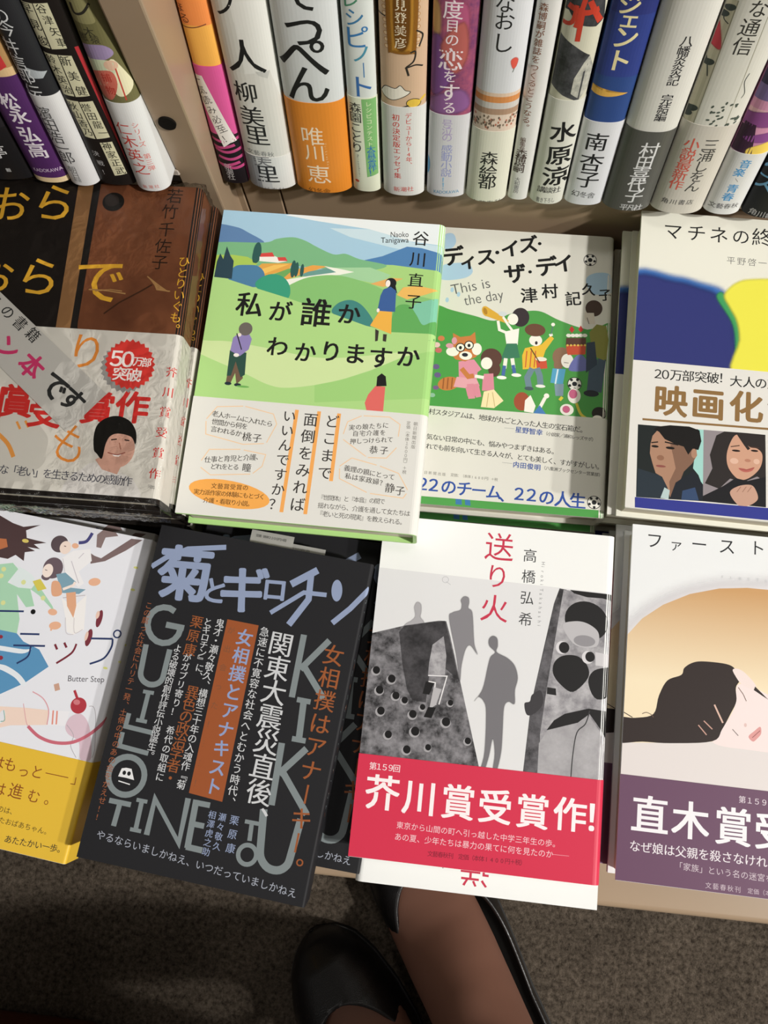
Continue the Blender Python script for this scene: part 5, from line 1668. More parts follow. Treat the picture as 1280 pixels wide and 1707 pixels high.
   ('E','#b98a5a',7.4,116.4,1.16,1.16,0),
   ('E','#e6c9a5',7.4,116.4,0.83,0.83,0),
   ('E','#b98a5a',7.5,113.2,1.18,1.18,0),
   ('E','#e6c9a5',7.5,113.2,0.84,0.84,0),
   ('E','#b98a5a',7.5,109.9,1.19,1.19,0),
   ('E','#e6c9a5',7.5,109.9,0.85,0.85,0),
   ('E','#b98a5a',7.6,106.5,1.2,1.2,0),
   ('E','#e6c9a5',7.6,106.5,0.86,0.86,0),
   ('E','#b98a5a',7.6,103.1,1.22,1.22,0),
   ('E','#e6c9a5',7.6,103.1,0.87,0.87,0),
   ('E','#b98a5a',7.7,99.6,1.23,1.23,0),
   ('E','#e6c9a5',7.7,99.6,0.88,0.88,0),
   ('F','#8a5a1c',0.77,[-7.1,138,6.4,138.6,6.8,99,4.7,95.6,-5.5,95.6,-7.5,99]),
   ('F','#b5812f',1.7,[-5.2,138.1,4.5,138.5,4.9,99.4,3,97.1,-4.2,97,-5.6,99.5]),
   ('F','#6a4212',1.93,[-3.6,138.2,2.9,138.4,2.9,101.6,-3.7,101.2]),
   ('T','#e8dcc0','森',-0.8,127.2,-0.8,127.2,5.77,1,0),
   ('T','#e8dcc0','見',-0.9,121,-0.9,121,5.9,1,0),
   ('T','#e8dcc0','登',-0.9,114.7,-0.9,114.7,6.04,1,0),
   ('T','#e8dcc0','美',-1,108.1,-1,108.1,6.18,1,0),
   ('T','#e8dcc0','彦',-1,101.4,-1,101.4,6.32,1,0),
   ('L','#2e2a26',0.77,1,[6.7,108.1,9.8,105.1,8.1,99.1]),
   ('L','#2e2a26',0.8,1,[3.9,96.1,6.4,96.7,5.6,91.4,1.8,87.8,6.5,89.1,10.1,87.8]),
   ('L','#2e2a26',1.1,0,[1.8,87.8,3.1,83]),
   ('L','#2e2a26',0.67,0,[-14.5,115.3,-8.4,114.3]),
   ('P','#ece6d8',1,[-11.7,71,-9.3,75.2,-4,75,-1.3,77,1.3,74.3,4,73.4,1.3,70.7,-5,67.7,-9.5,68.5]),
   ('L','#2e2a26',0.39,1,[-11.7,71,-9.3,75.2,-4,75,-1.3,77,1.3,74.3,4,73.4,1.3,70.7,-5,67.7,-9.5,68.5,-11.7,71]),
   ('E','#2e2a26',5.7,66.2,3.94,2.95,0),
   ('E','#e2bd4a',5.7,66.2,3.55,2.56,0),
   ('L','#2e2a26',0.8,0,[-0.5,63.5,3.1,64.8]),
   ('L','#e2bd4a',1.38,0,[8.1,66.4,11.6,69.5]),
  ],
  'band': [
   ('T','#d2443a','デビューから14年、',3,58.5,3.5,24.4,3.84,0,0),
   ('T','#d2443a','初の決定版エッセイ集',-3.8,56.9,-3.2,15.6,4.47,1,0),
   ('T','#d2443a','新潮社',-3.8,4.9,4.3,5.6,4.05,0,0),
  ],
 },
 'rose': {
  'cover': [
   ('N','#6a3a66','#b05a70',40,0,[-22,145.6,15.4,147.1,24.2,57.6,-21.5,54.7]),
   ('F','#c9a06a',2.44,[-12.7,122.5,-8.3,121,-7.3,107.3,-10.2,105.4]),
   ('F','#b0567a',2.43,[-4.4,122.9,5.2,121.7,6.3,106.2,-0.5,109.4]),
   ('F','#7a4a8a',2.67,[-13.3,96,-7.7,105.5,0.8,85.3,-10,70.5]),
   ('F','#b5605a',2.63,[-6.6,100.1,4.2,113.1,7,95.3,0.8,85.3]),
   ('F','#8a5a90',2.93,[-10.8,68.4,4.9,75.5,9.2,63.2,-8.7,59.9]),
   ('T','#eedfe4','二',-0.7,127.9,-0.7,127.9,8.74,1,0),
   ('T','#eedfe4','度',-1.4,119.3,-1.4,119.3,10.25,1,0),
   ('T','#eedfe4','目',-1.4,111.1,-1.4,111.1,7.17,1,0),
   ('T','#eedfe4','の',-1.2,103.8,-1.2,103.8,7.35,1,0),
   ('T','#eedfe4','恋',-1.4,92.9,-1.4,92.9,13.47,1,0),
   ('T','#eedfe4','を',-1.2,83.2,-1.2,83.2,7.42,1,0),
   ('T','#eedfe4','す',-1.2,73.6,-1.2,73.6,11.97,1,0),
   ('T','#eedfe4','る',-0.7,64.2,-0.7,64.2,8.09,1,0),
  ],
  'band': [
   ('E','#4f9ac9',-13,21.9,3.16,9.02,0),
   ('T','#b5a5cc','号泣の',-1.2,53.8,-0.9,44.6,6.33,0,0),
   ('T','#9aa0d0','感動小説',-0.7,36.4,-0.3,19,6.68,0,0),
   ('T','#8ab8d8','！！',-0.1,12.6,0.1,8.6,6.94,0,0),
   ('S','#5a9ac0','KADOKAWA',-7,3.3,7.7,4.5,2.62,0),
  ],
 },
 'naoshi': {
  'cover': [
   ('T','#262626','な',-1.7,125,-1.7,125,9.99,0,0),
   ('T','#262626','お',-1,116.2,-1,116.2,10.31,0,0),
   ('T','#262626','し',-0.6,104.9,-0.6,104.9,11.58,0,0),
   ('F','#d8584a',0.53,[4.4,95,6.3,96.7,8,95.2,7.4,91.4,5.8,90.6]),
   ('L','#4a5a44',0.36,0,[6.6,90.7,6,88.4]),
   ('P','#d8c5b4',0,[-40,52.1,40,52.1,40,62.8,-40,62.8]),
   ('P','#a98a72',0,[-40,62.8,40,62.8,40,66.5,-40,66.5]),
   ('P','#c9c4be',0,[-40,66.5,40,66.5,40,70.3,-40,70.3]),
   ('P','#cf8a4f',0,[-40,70.3,40,70.3,40,74,-40,74]),
   ('P','#d9c0a8',0,[-40,74,40,74,40,76.2,-40,76.2]),
   ('E','#b0705a',6.1,58.9,0.5,0.8,0),
   ('E','#6a5a4c',2,55.7,0.5,0.81,0),
   ('E','#6a5a4c',-9.6,58.4,0.5,0.8,0),
   ('E','#6a5a4c',2,60.9,0.5,0.79,0),
   ('E','#6a5a4c',-4.4,55.9,0.5,0.81,0),
   ('E','#8a7a68',-5.7,58.6,0.5,0.8,0),
   ('E','#8a7a68',7.6,58.5,0.5,0.8,0),
   ('E','#b0705a',10.5,59.4,0.5,0.8,0),
   ('E','#6a5a4c',-3,58.7,0.5,0.8,0),
   ('E','#b0705a',2.6,59.9,0.5,0.8,0),
   ('E','#8a7a68',-10.9,57.3,0.5,0.81,0),
   ('E','#b0705a',9,55.7,0.5,0.81,0),
   ('E','#b0705a',-5.3,57.3,0.5,0.8,0),
   ('E','#b0705a',-4.5,54.4,0.51,0.81,0),
   ('E','#6a5a4c',3,56.1,0.5,0.81,0),
   ('E','#6a5a4c',-11.3,55.4,0.51,0.81,0),
   ('E','#b0705a',-0.8,59.5,0.5,0.8,0),
   ('E','#8a7a68',-2.1,59.3,0.5,0.8,0),
   ('E','#6a5a4c',-8.8,57.7,0.5,0.8,0),
   ('E','#8a7a68',-10.4,54.2,0.51,0.81,0),
   ('E','#8a7a68',4.7,56.1,0.5,0.81,0),
   ('E','#6a5a4c',-1.9,58.4,0.5,0.8,0),
   ('E','#6a5a4c',-5.9,56.7,0.5,0.81,0),
   ('E','#b0705a',8.9,61.7,0.49,0.79,0),
   ('E','#8a7a68',-2.6,57.1,0.5,0.8,0),
   ('E','#b0705a',6.7,55.7,0.5,0.81,0),
   ('E','#8a7a68',9.8,57.3,0.5,0.8,0),
   ('E','#8a7a68',-0.5,59.6,0.5,0.8,0),
   ('E','#6a5a4c',5.8,57.9,0.5,0.8,0),
   ('E','#8a7a68',-9.8,56.5,0.5,0.81,0),
   ('E','#8a7a68',7.4,57.5,0.5,0.8,0),
   ('E','#6a5a4c',-0.4,55.8,0.5,0.81,0),
   ('E','#6a5a4c',9.7,61.3,0.5,0.79,0),
   ('E','#8a7a68',-7.9,59.5,0.5,0.8,0),
   ('E','#8a7a68',-3.6,61.3,0.5,0.79,0),
   ('E','#8a7a68',-4,60.5,0.5,0.8,0),
   ('E','#b0705a',-10.6,60.9,0.5,0.8,0),
   ('E','#8a7a68',3,54.7,0.51,0.81,0),
   ('E','#8a7a68',-1.6,55.8,0.5,0.81,0),
   ('E','#6a5a4c',-5.9,61.2,0.5,0.79,0),
   ('E','#b0705a',2,57.9,0.5,0.8,0),
   ('E','#b0705a',-3.5,53.8,0.51,0.81,0),
   ('E','#8a7a68',-8.9,55.5,0.51,0.81,0),
   ('E','#6a5a4c',-4.8,55.6,0.51,0.81,0),
   ('E','#b0705a',0.7,56.4,0.5,0.81,0),
   ('E','#b0705a',-2,59.6,0.5,0.8,0),
   ('E','#6a5a4c',-2.2,57.1,0.5,0.8,0),
   ('E','#b0705a',-10.2,56.8,0.5,0.81,0),
   ('E','#8a7a68',-4.2,57.2,0.5,0.8,0),
   ('E','#6a5a4c',-3.3,54.3,0.51,0.81,0),
   ('E','#b0705a',8.3,59.5,0.5,0.8,0),
   ('E','#6a5a4c',8.1,58,0.5,0.8,0),
   ('E','#b0705a',-10.3,55.5,0.51,0.81,0),
   ('E','#8a7a68',8.1,60.6,0.5,0.79,0),
   ('E','#6a5a4c',-1.5,59.4,0.5,0.8,0),
   ('E','#6a5a4c',11.2,61,0.5,0.79,0),
   ('E','#8a7a68',-11.3,56,0.51,0.81,0),
   ('E','#6a5a4c',-2.9,56.9,0.5,0.81,0),
   ('E','#8a7a68',-6.9,55.6,0.51,0.81,0),
   ('E','#6a5a4c',-9.6,56.1,0.5,0.81,0),
  ],
  'band': [
   ('T','#2a2a28','森',-0.6,33.4,-0.6,33.4,10.28,1,0),
   ('T','#2a2a28','絵',-0.4,23.5,-0.4,23.5,10.59,1,0),
   ('T','#2a2a28','都',-0.2,15.3,-0.2,15.3,10.86,1,0),
   ('T','#555','文藝春秋',-6.3,-1.3,7.4,-0.6,4.32,0,0),
  ],
 },
 'thin_white': {
  'cover': [
   ('F','#e6d5cf',3.64,[-7.5,86.8,-1.9,89.1,-1.3,73.1,-7.4,72.8]),
   ('T','#8a5f4c','森博嗣が雑誌をつくるとこうなる。',-2.4,121.7,-2.2,53.2,4.52,1,0),
   ('T','#6a4a3e','編集長',-2.2,44.6,-2,38.8,3.34,0,0),
   ('T','#4a3a34','森博嗣',-1.8,34.6,-2,24.1,6.88,1,0),
   ('T','#777','大和書房',-1.7,15.8,-1.6,6.5,3.41,0,0),
  ],
 },
 'brush': {
  'cover': [
   ('N','#1f2022','#46474a',60,0,[-23.3,140.9,5.5,142.1,9.5,116.8,6.2,114.1,-2.8,115.3,-7.8,121,-19.7,117.1]),
   ('N','#2a2b2c','#56575a',40,0,[-19.3,103.1,-11.3,109.3,-1.5,104,6.5,98.9,9,79.8,5.3,72.5,-3.2,76.1,-16.5,84.3]),
   ('N','#8a8b84','#c9c8ba',60,0,[6.5,98.9,4.3,95.1,1,86.3,0.9,77.3,6,73.6,9.5,79.9,9.2,91.6]),
   ('L','#c23f2c',2.72,1,[-8.2,123.5,-0,121.4,5.8,123.3]),
   ('L','#c23f2c',2.36,1,[-1.3,127.8,-3.3,113.6]),
   ('L','#c23f2c',2.43,1,[-1.4,120.5,-1.2,106.7]),
   ('L','#c23f2c',2.69,1,[1.1,127.2,7.7,116.3]),
   ('L','#c23f2c',1.99,1,[-9.7,114.1,-5.3,116.1,-4.5,124.5]),
  ],
  'band': [
   ('T','#1c1c1c','水',1.2,53.4,1.2,53.4,14.18,2,6),
   ('T','#1c1c1c','原',1.8,37.2,1.8,37.2,14.38,2,6),
   ('T','#1c1c1c','涼',2.3,21.8,2.3,21.8,15.07,2,6),
   ('T','#333','講談社',-4.1,11.2,4.7,11.3,5.07,1,0),
   ('S','#666','書き下ろし',-5.9,2.7,4.6,3.2,3.07,0),
  ],
 },
 'navy': {
  'cover': [
   ('P','#2f3f86',0,[-40,87.6,40,87.6,40,200,-40,200]),
   ('P','#2c3678',0,[-40,120.9,40,120.9,40,200,-40,200]),
   ('T','#e9dda8','ジ',-2.7,125.6,-2.7,125.6,11.12,2,0),
   ('T','#e9dda8','ェ',-1.2,118.6,-1.2,118.6,10.58,2,0),
   ('T','#e9dda8','ン',-1,109.2,-1,109.2,12.62,2,0),
   ('T','#e9dda8','ト',-1.3,96.9,-1.3,96.9,13.16,2,0),
   ('P','#dfae52',1,[-12.8,81.4,-10.4,77,-2,75.8,7.6,78.1,-2.6,78.5,-8.9,80.1]),
  ],
  'band': [
   ('T','#1f1f21','南',-1.6,47,-1.6,47,12.91,1,0),
   ('T','#1f1f21','杏',-1.4,32.5,-1.4,32.5,13.49,1,0),
   ('T','#1f1f21','子',-1,20,-1,20,13.45,1,0),
   ('T','#444','幻冬舎',-5.9,8.5,3.2,7.9,4.87,0,0),
  ],
 },
 'grey_band': {
  'cover': [
   ('T','#26262a','八幡炎炎記\u3000完結編',2,110.7,1.8,67.4,6.37,1,0),
  ],
  'band': [
   ('T','#dedede','村',1.8,45.7,1.8,45.7,10.89,1,0),
   ('T','#dedede','田',1.5,37.2,1.5,37.2,9.79,1,0),
   ('T','#dedede','喜',1.2,28.4,1.2,28.4,11.48,1,0),
   ('T','#dedede','代',1.1,20.4,1.1,20.4,10.64,1,0),
   ('T','#dedede','子',1.8,12,1.8,12,10.9,1,0),
   ('T','#cfcfcf','平凡社',-1.9,3,6.4,2.7,5.19,1,0),
  ],
 },
 'flower': {
  'cover': [
   ('P','#c4bfa8',0,[-20.3,58.4,-17.1,65.1,-17.6,129.7,-10.3,130,-9.5,61.9,-19.1,54.1]),
   ('F','#c9404f',1.17,[-19.9,111.3,-17.2,117.4,-16.4,121.6,-10.4,106.5,-15.1,106.2,-18.7,105.1]),
   ('F','#d9808a',0.69,[-20.5,103.3,-18.4,104.3,-17.2,101.6,-19.8,101]),
   ('L','#8a8874',0.39,0,[-10.6,130,-9.7,62.4]),
   ('L','#a9a794',0.31,0,[4.3,130.7,6.5,62.4]),
   ('E','#3f4644',-13.1,97.7,2.63,1.58,30),
   ('E','#3f4644',-15.9,96.6,2.64,1.58,30),
   ('E','#3f4644',-12.6,125.9,2.38,1.43,30),
   ('E','#3f4644',-14.3,122.1,2.42,1.45,30),
   ('E','#3f4644',-12.9,71.2,2.87,1.72,30),
   ('E','#3f4644',-14.7,67.4,2.91,1.74,30),
   ('L','#3f4644',0.52,1,[-16.9,103.4,-14,98.1,-11.6,90.7]),
   ('L','#3f4644',0.48,1,[-13.9,123.4,-13.6,120.1,-11.1,118.6]),
   ('L','#3f4644',0.36,1,[7.4,94.7,6.7,89.9,9.2,83.2,8.6,80.2]),
   ('E','#4a554c',1.2,75.2,0.95,0.57,22.358818665087192),
   ('E','#4a554c',-0.4,66.4,0.97,0.58,63.49619042406252),
   ('E','#4a554c',7.7,64,0.98,0.59,83.15787615091149),
   ('E','#4a554c',-3.8,75,0.95,0.57,64.12562526376868),
   ('E','#4a554c',11.2,67.9,0.97,0.58,66.13976183268056),
   ('E','#4a554c',9.6,67.6,0.97,0.58,20.486016684715675),
   ('E','#4a554c',10.5,66.8,0.97,0.58,85.6428741676998),
   ('E','#4a554c',2.4,77.6,0.94,0.56,84.78569080992986),
   ('E','#4a554c',1.6,63.5,0.98,0.59,59.201330753230785),
   ('E','#4a554c',-1.3,64.7,0.98,0.59,34.65830240804502),
   ('E','#4a554c',0.4,69.8,0.96,0.58,9.135052863428658),
   ('E','#4a554c',11.4,66.4,0.97,0.58,22.298711218171363),
   ('E','#4a554c',11.1,64.6,0.98,0.59,44.45277450590428),
   ('E','#4a554c',2.9,68.9,0.97,0.58,62.9498881984324),
   ('E','#4a554c',-3.7,66.9,0.97,0.58,1.6086511541472648),
   ('E','#4a554c',1.6,68.1,0.97,0.58,21.91267174754976),
   ('E','#4a554c',7.8,76.5,0.94,0.57,10.101659373242244),
   ('E','#4a554c',8.5,67.7,0.97,0.58,0.785697309345812),
   ('E','#4a554c',0.1,71.9,0.96,0.57,14.278968053083117),
   ('E','#4a554c',5.2,76.6,0.94,0.57,32.60458161274692),
   ('E','#4a554c',11.8,67,0.97,0.58,48.478097318712415),
   ('E','#4a554c',6.7,64.2,0.98,0.59,57.17421729898054),
   ('E','#4a554c',-3.5,71.7,0.96,0.57,82.31947716981512),
   ('E','#4a554c',2,73.4,0.95,0.57,83.70284785619809),
   ('E','#4a554c',-2.3,71.7,0.96,0.57,9.693021144459514),
   ('E','#4a554c',7.9,75.6,0.95,0.57,86.89411062997526),
   ('T','#33332f','き',-2,137.4,-2,137.4,8.4,0,0),
   ('T','#33332f','な',-1,128.1,-1,128.1,9.08,0,0),
   ('T','#33332f','通',-1.6,118.9,-1.6,118.9,9.63,0,0),
   ('T','#33332f','信',-1.2,109.4,-1.2,109.4,9.95,0,0),
  ],
  'band': [
   ('T','#d9604f','小説最新作',-6.4,51,-6.5,22.1,8.17,1,0),
   ('T','#3a3a38','三浦しをん',3,51.3,2.8,21.6,8.78,0,0),
   ('T','#444','角川書店',-8.9,8.9,4.9,9.6,4.17,0,0),
  ],
 },
 'sunset': {
  'cover': [
   ('P','#d898b8',0,[-40,54.1,40,54.1,40,200,-40,200]),
   ('P','#e6b8c0',0,[-40,63.8,40,63.8,40,73.1,-40,73.1]),
   ('P','#7a6a9a',0,[-40,78.4,40,78.4,40,200,-40,200]),
   ('P','#3a3450',0,[-40,87.1,40,87.1,40,200,-40,200]),
   ('F','#8a4a8a',1.37,[-19.4,65.9,-1.2,72.3,10.8,67.8,2.4,63,-13.2,63.1]),
   ('F','#8a4a90',1.01,[-7,55.8,13.4,61.6,16,55.2,-0.7,52.9]),
   ('F','#f0d060',1.23,[-2,49.4,16,55.2,20.6,44.1,0.1,43.8]),
   ('P','#3a2038',0,[-21.3,61.5,-9.4,62.2,-9.3,64.4,-3.9,63.7,-2.3,57.2,0.5,45,-16.1,46.1]),
  ],
  'band': [
   ('T','#4f9ad0','音楽',-0.2,38.5,-1.2,32.3,6.17,2,0),
   ('L','#999',0.33,0,[-1.9,28,0.3,25.6]),
   ('T','#4f9ad0','青春',-0.8,20.5,-1,14,6.51,2,0),
   ('T','#555','文藝春秋',-7.2,6.2,5.1,7.2,4.21,0,0),
  ],
 },
 'black_right': {
  'cover': [
   ('T','#6fa8d0','ス',-11,24.9,-11,24.9,14.44,1,0),
   ('T','#6fa8d0','テ',-12.6,39.4,-12.6,39.4,13.82,1,0),
   ('T','#b5b5b8','角川書店',-8.9,3.3,5.5,1.1,4.97,0,0),
  ],
 },
}
UPRIGHT_X0, UPRIGHT_X1, UPRIGHT_Y = -0.1684, -0.1478, 0.2870
HOLE = (-0.1604, 0.2868, 0.2715)
SLIP_A = (-0.0998, 0.0363, 0.1735, -0.10)
SLIP_B = (-0.0858, 0.0313, 0.1700, -0.10)

LEAN = math.radians(10.44)
TABLE = 0.09

# ------------------------------------------------------------------ the setting
bm = bmesh.new()
box(bm, -2.2, 2.2, -2.0, 2.2, -0.02, 0.0)
floor = link_mesh('floor', bm, carpet_mat())
floor['kind'] = 'structure'

beige = surface('beige_metal', '#a08a72', 0.38, 0.5, 0.15)
beige_light = surface('beige_edge', '#b8aca0', 0.4)
dark_gap = surface('dark_hole', '#14110e', 0.8, 0.1)

bm = bmesh.new()
box(bm, -2.2, 2.2, -2.0, 2.2, 2.75, 2.8)
ceiling = link_mesh('ceiling', bm, surface('ceiling_paint', '#d8d6d0', 0.9, 0.1))
ceiling['kind'] = 'structure'

rack = thing('display_rack', 'beige metal bookshop display rack with a low table and leaning upper shelf', 'display rack')
bm = bmesh.new()
box(bm, -1.0, 1.0, -0.035, 0.5, 0.0, TABLE - 0.026)
link_mesh('plinth', bm, surface('plinth', '#4d4338', 0.6), rack)
bm = bmesh.new()
box(bm, -1.0, 1.0, -0.118, 0.5, TABLE - 0.026, TABLE, 0.004, 3)
link_mesh('tabletop', bm, beige, rack, True)
# risers: one panel per bay, a dark joint between them
for x0, x1, yf, zt in ((-1.0, -0.1665, 0.288, 0.2), (-0.165, -0.1435, 0.312, 0.196), (-0.1425, -0.1185, 0.312, 0.196), (-0.1175, 0.235, 0.312, 0.196), (0.2365, 1.0, 0.312, 0.196)):
    bm = bmesh.new()
    box(bm, x0, x1, yf, yf + 0.012, TABLE, zt, 0.0008, 1)
    link_mesh('riser_panel', bm, beige, rack)


def shelf_board(x0, x1, y0, z0, front, mat):
    """a board square to the leaning books: they stand on it"""
    s, c = math.sin(LEAN), math.cos(LEAN)
    bm = bmesh.new()
    box(bm, x0, x1, -0.005, -0.0004, -0.19, front, 0.0008, 1)
    o = link_mesh('shelf_board', bm, mat, rack)
    o.matrix_world = Matrix(((1, 0, 0, 0), (0, s, -c, y0), (0, c, s, z0), (0, 0, 0, 1)))
    return o


shelf_board(-1.0, -0.1665, 0.276, 0.232, -0.011, beige_light)
shelf_board(-0.165, 1.0, 0.2996, 0.205, -0.004, beige_light)
s_, c_ = math.sin(LEAN), math.cos(LEAN)
for x0, x1, y0, z0 in ((-1.0, -0.1665, 0.276, 0.232), (-0.165, 1.0, 0.2996, 0.205)):
    bm = bmesh.new()
    box(bm, x0, x1, -0.006, 0.42, -0.165, -0.155)
    o = link_mesh('back_panel', bm, beige, rack)
    o.matrix_world = Matrix(((1, 0, 0, 0), (0, s_, -c_, y0), (0, c_, s_, z0), (0, 0, 0, 1)))
bm = bmesh.new()
box(bm, UPRIGHT_X0, UPRIGHT_X1, UPRIGHT_Y, 0.5, TABLE, 0.62, 0.0012, 2)
up = link_mesh('upright', bm, beige, rack)
bm = bmesh.new()
bmesh.ops.create_cone(bm, cap_ends=True, segments=28, radius1=0.0048, radius2=0.0048, depth=0.002)
bmesh.ops.rotate(bm, verts=bm.verts, matrix=Matrix.Rotation(math.pi / 2, 3, 'X'))
bmesh.ops.translate(bm, verts=bm.verts, vec=HOLE)
link_mesh('pin_hole', bm, dark_gap, up)

# ------------------------------------------------------------------ top books and the copies under them
def at(root, dx=0.0, dy=0.0, dz=0.0, turn=0.0, k=0):
    m = Matrix.Translation(Vector(root.location) + Vector((dx, dy, dz)))
    return m @ Matrix.Rotation(root.rotation_euler.z + math.radians(turn), 4, 'Z')


def stack(root, t, moves, labels, group, skip=()):
    out = []
    for i, (dx, dy, turn) in enumerate(moves):
        out.append(dup(root, labels[i], at(root, dx, dy, -(t + 0.0008) * (i + 1), turn), group, skip))
    root['group'] = group
    return out


def thick(art, n):
    return (LYING_POSE[art][2] - TABLE - 0.0004) / n - 0.0008


t = thick('green', 4)
b = lying_book('hardcover_book', 'book with a painted green valley and a white paper band, top of its stack', 'green', t, '#add687', '#dfded8')
stack(b, t, [(-0.0045, 0.0085, 0.3), (-0.003, 0.006, -0.4), (-0.004, 0.007, 0.0)],
      ['second copy of the green valley book, showing a corner above the top copy',
       'third copy of the green valley book, under the second copy in the stack',
       'lowest copy of the green valley book, lying on the rack table'], 'green valley books in one stack')

t = thick('day', 3)
b = lying_book('hardcover_book', 'white book with cartoon people on green grass and footballs, top of its stack', 'day', t, '#dcdad0', '#dad8cf')
stack(b, t, [(0.0, -0.004, 0.0), (0.001, -0.006, 0.4)],
      ['second copy of the cartoon football book, directly under the top copy',
       'lowest copy of the cartoon football book, lying on the rack table'], 'cartoon football books in one stack')

t = thick('mat', 4)
b = lying_book('hardcover_book', 'white book with blue and yellow blots and two portrait photos, top of its stack', 'mat', t, '#e3e2d5', '#dedcd6')
stack(b, t, [(-0.005, 0.0015, 0.3), (-0.0075, 0.001, -0.4), (-0.007, -0.002, 0.2)],
      ['second copy of the blue and yellow book, its left edge just showing',
       'third copy of the blue and yellow book, a wider cover strip showing at left',
       'lowest copy of the blue and yellow book, farthest left in its stack'], 'blue and yellow books in one stack')

t = thick('first', 4)
b = lying_book('hardcover_book', 'white book with tan dome and sleeping face, top of its stack', 'first', t, '#e6e8e9', '#694a62')
stack(b, t, [(-0.0045, 0.004, 0.0), (-0.0075, 0.003, 0.4), (-0.0095, 0.001, -0.2)],
      ['second copy of the tan dome book, a thin strip of its left side showing',
       'third copy of the tan dome book, under the second copy in the stack',
       'lowest copy of the tan dome book, lying on the rack table edge'], 'tan dome books in one stack')

t = thick('okuri', 4)
b = lying_book('hardcover_book', 'white book with grey human silhouettes and a crimson band, top of its stack', 'okuri', t, '#eeefed', '#d13550')
stack(b, t, [(0.0035, -0.0165, 180.0), (0.005, -0.002, 0.6), (0.002, 0.0, -0.4)],
      ['second copy of the silhouettes book, turned upside down and sticking out below',
       'third copy of the silhouettes book, under the upside down copy',
       'lowest copy of the silhouettes book, lying on the rack table edge'], 'silhouettes books in one stack')

t = thick('kiku', 4)
b = lying_book('paperback_book', 'black book with large silver letters and an orange block, lying crooked on its stack', 'kiku', t, '#1f1f22', None, hard=False, rough=0.6)
stack(b, t, [(0.0235, 0.0135, 1.5), (0.016, 0.014, 2.0), (0.012, 0.016, 4.0)],
      ['second copy of the black silver-lettered book, pushed out to the right under the top one',
       'third copy of the black silver-lettered book, under the second copy',
       'lowest copy of the black silver-lettered book, lying on the rack table'], 'black silver-lettered books in one stack')

t = thick('sugar', 4)
b = lying_book('paperback_book', 'white book with watercolour girls and a yellow band, top of its stack', 'sugar', t, '#e6e7ee', '#e2b93c', hard=False)
stack(b, t, [(-0.004, 0.006, 1.0), (-0.006, 0.004, 2.0), (-0.008, 0.004, 3.0)],
      ['second copy of the watercolour girls book, its upper edge showing',
       'third copy of the watercolour girls book, under the second copy',
       'lowest copy of the watercolour girls book, lying on the rack table edge'], 'watercolour girls books in one stack')

t = thick('waka', 6)
b = lying_book('hardcover_book', 'film-wrapped brown and black book with gold brush writing, top of its stack', 'waka', t, '#1a1512', '#d3cfc6')
# clear shrink film round the top copy
w, h = LYING_POSE['waka'][4] / 1000, LYING_POSE['waka'][5] / 1000
bm = bmesh.new()
box(bm, -w / 2 - 0.0016, w / 2 + 0.0016, -h / 2 - 0.006, h / 2 + 0.0016, 0.0006, t + 0.0016)
bmesh.ops.subdivide_edges(bm, edges=bm.edges[:], cuts=46, use_grid_fill=True)
random.seed(4)
for v in bm.verts:
    e = max(abs(v.co.x) / (w / 2), abs(v.co.y) / (h / 2))
    if e > 0.97:
        k = 0.0011 * math.sin(v.co.x * 900) * math.sin(v.co.y * 760 + v.co.z * 900)
        v.co.x += k * (1 if v.co.x > 0 else -1)
        v.co.y += k * (1 if v.co.y > 0 else -1)
    if v.co.y < -h / 2 - 0.002:
        v.co.z = min(v.co.z, t + 0.0016 - 0.004)
film = link_mesh('shrink_film', bm, film_mat(), b, True)
copies = stack(b, t, [(0.002, 0.0035, -0.6), (0.0005, 0.002, -0.3), (-0.002, 0.001, -1.2), (-0.003, 0.002, -1.6), (-0.003, 0.0, -1.4)],
      ['second copy of the gold brush-written book, its spine showing right of the wrapped one',
       'third copy of the gold brush-written book, under the second copy',
       'fourth copy of the gold brush-written book, low in the stack',
       'fifth copy of the gold brush-written book, near the bottom of the stack',
       'lowest copy of the gold brush-written book, lying on the rack table'], 'gold brush-written books in one stack', skip=('shrink_film',))

# white notice slip caught under the film
rec = LYING_POSE['slip']
bm = bmesh.new()
box(bm, -rec[4] / 2000, rec[4] / 2000, -rec[5] / 2000, rec[5] / 2000, 0.0, 0.00015)
mats = [ink('#bfbcb6')]
printed(bm, PRINT['slip']['cover'], mats, (-rec[4] / 2, rec[4] / 2), (-rec[5] / 2, rec[5] / 2), [], lambda x, y, l: (x / 1000, y / 1000, 0.00015 + l / 1000), 0.01)
slip = link_mesh('notice_slip', bm, mats)
slip.location = (rec[0], rec[1], LYING_POSE['waka'][2] + 0.0007)
slip.rotation_euler = (0, 0, math.radians(rec[3]))
tag(slip, 'white printed paper slip lying diagonally under the film of the brown book', 'paper slip')

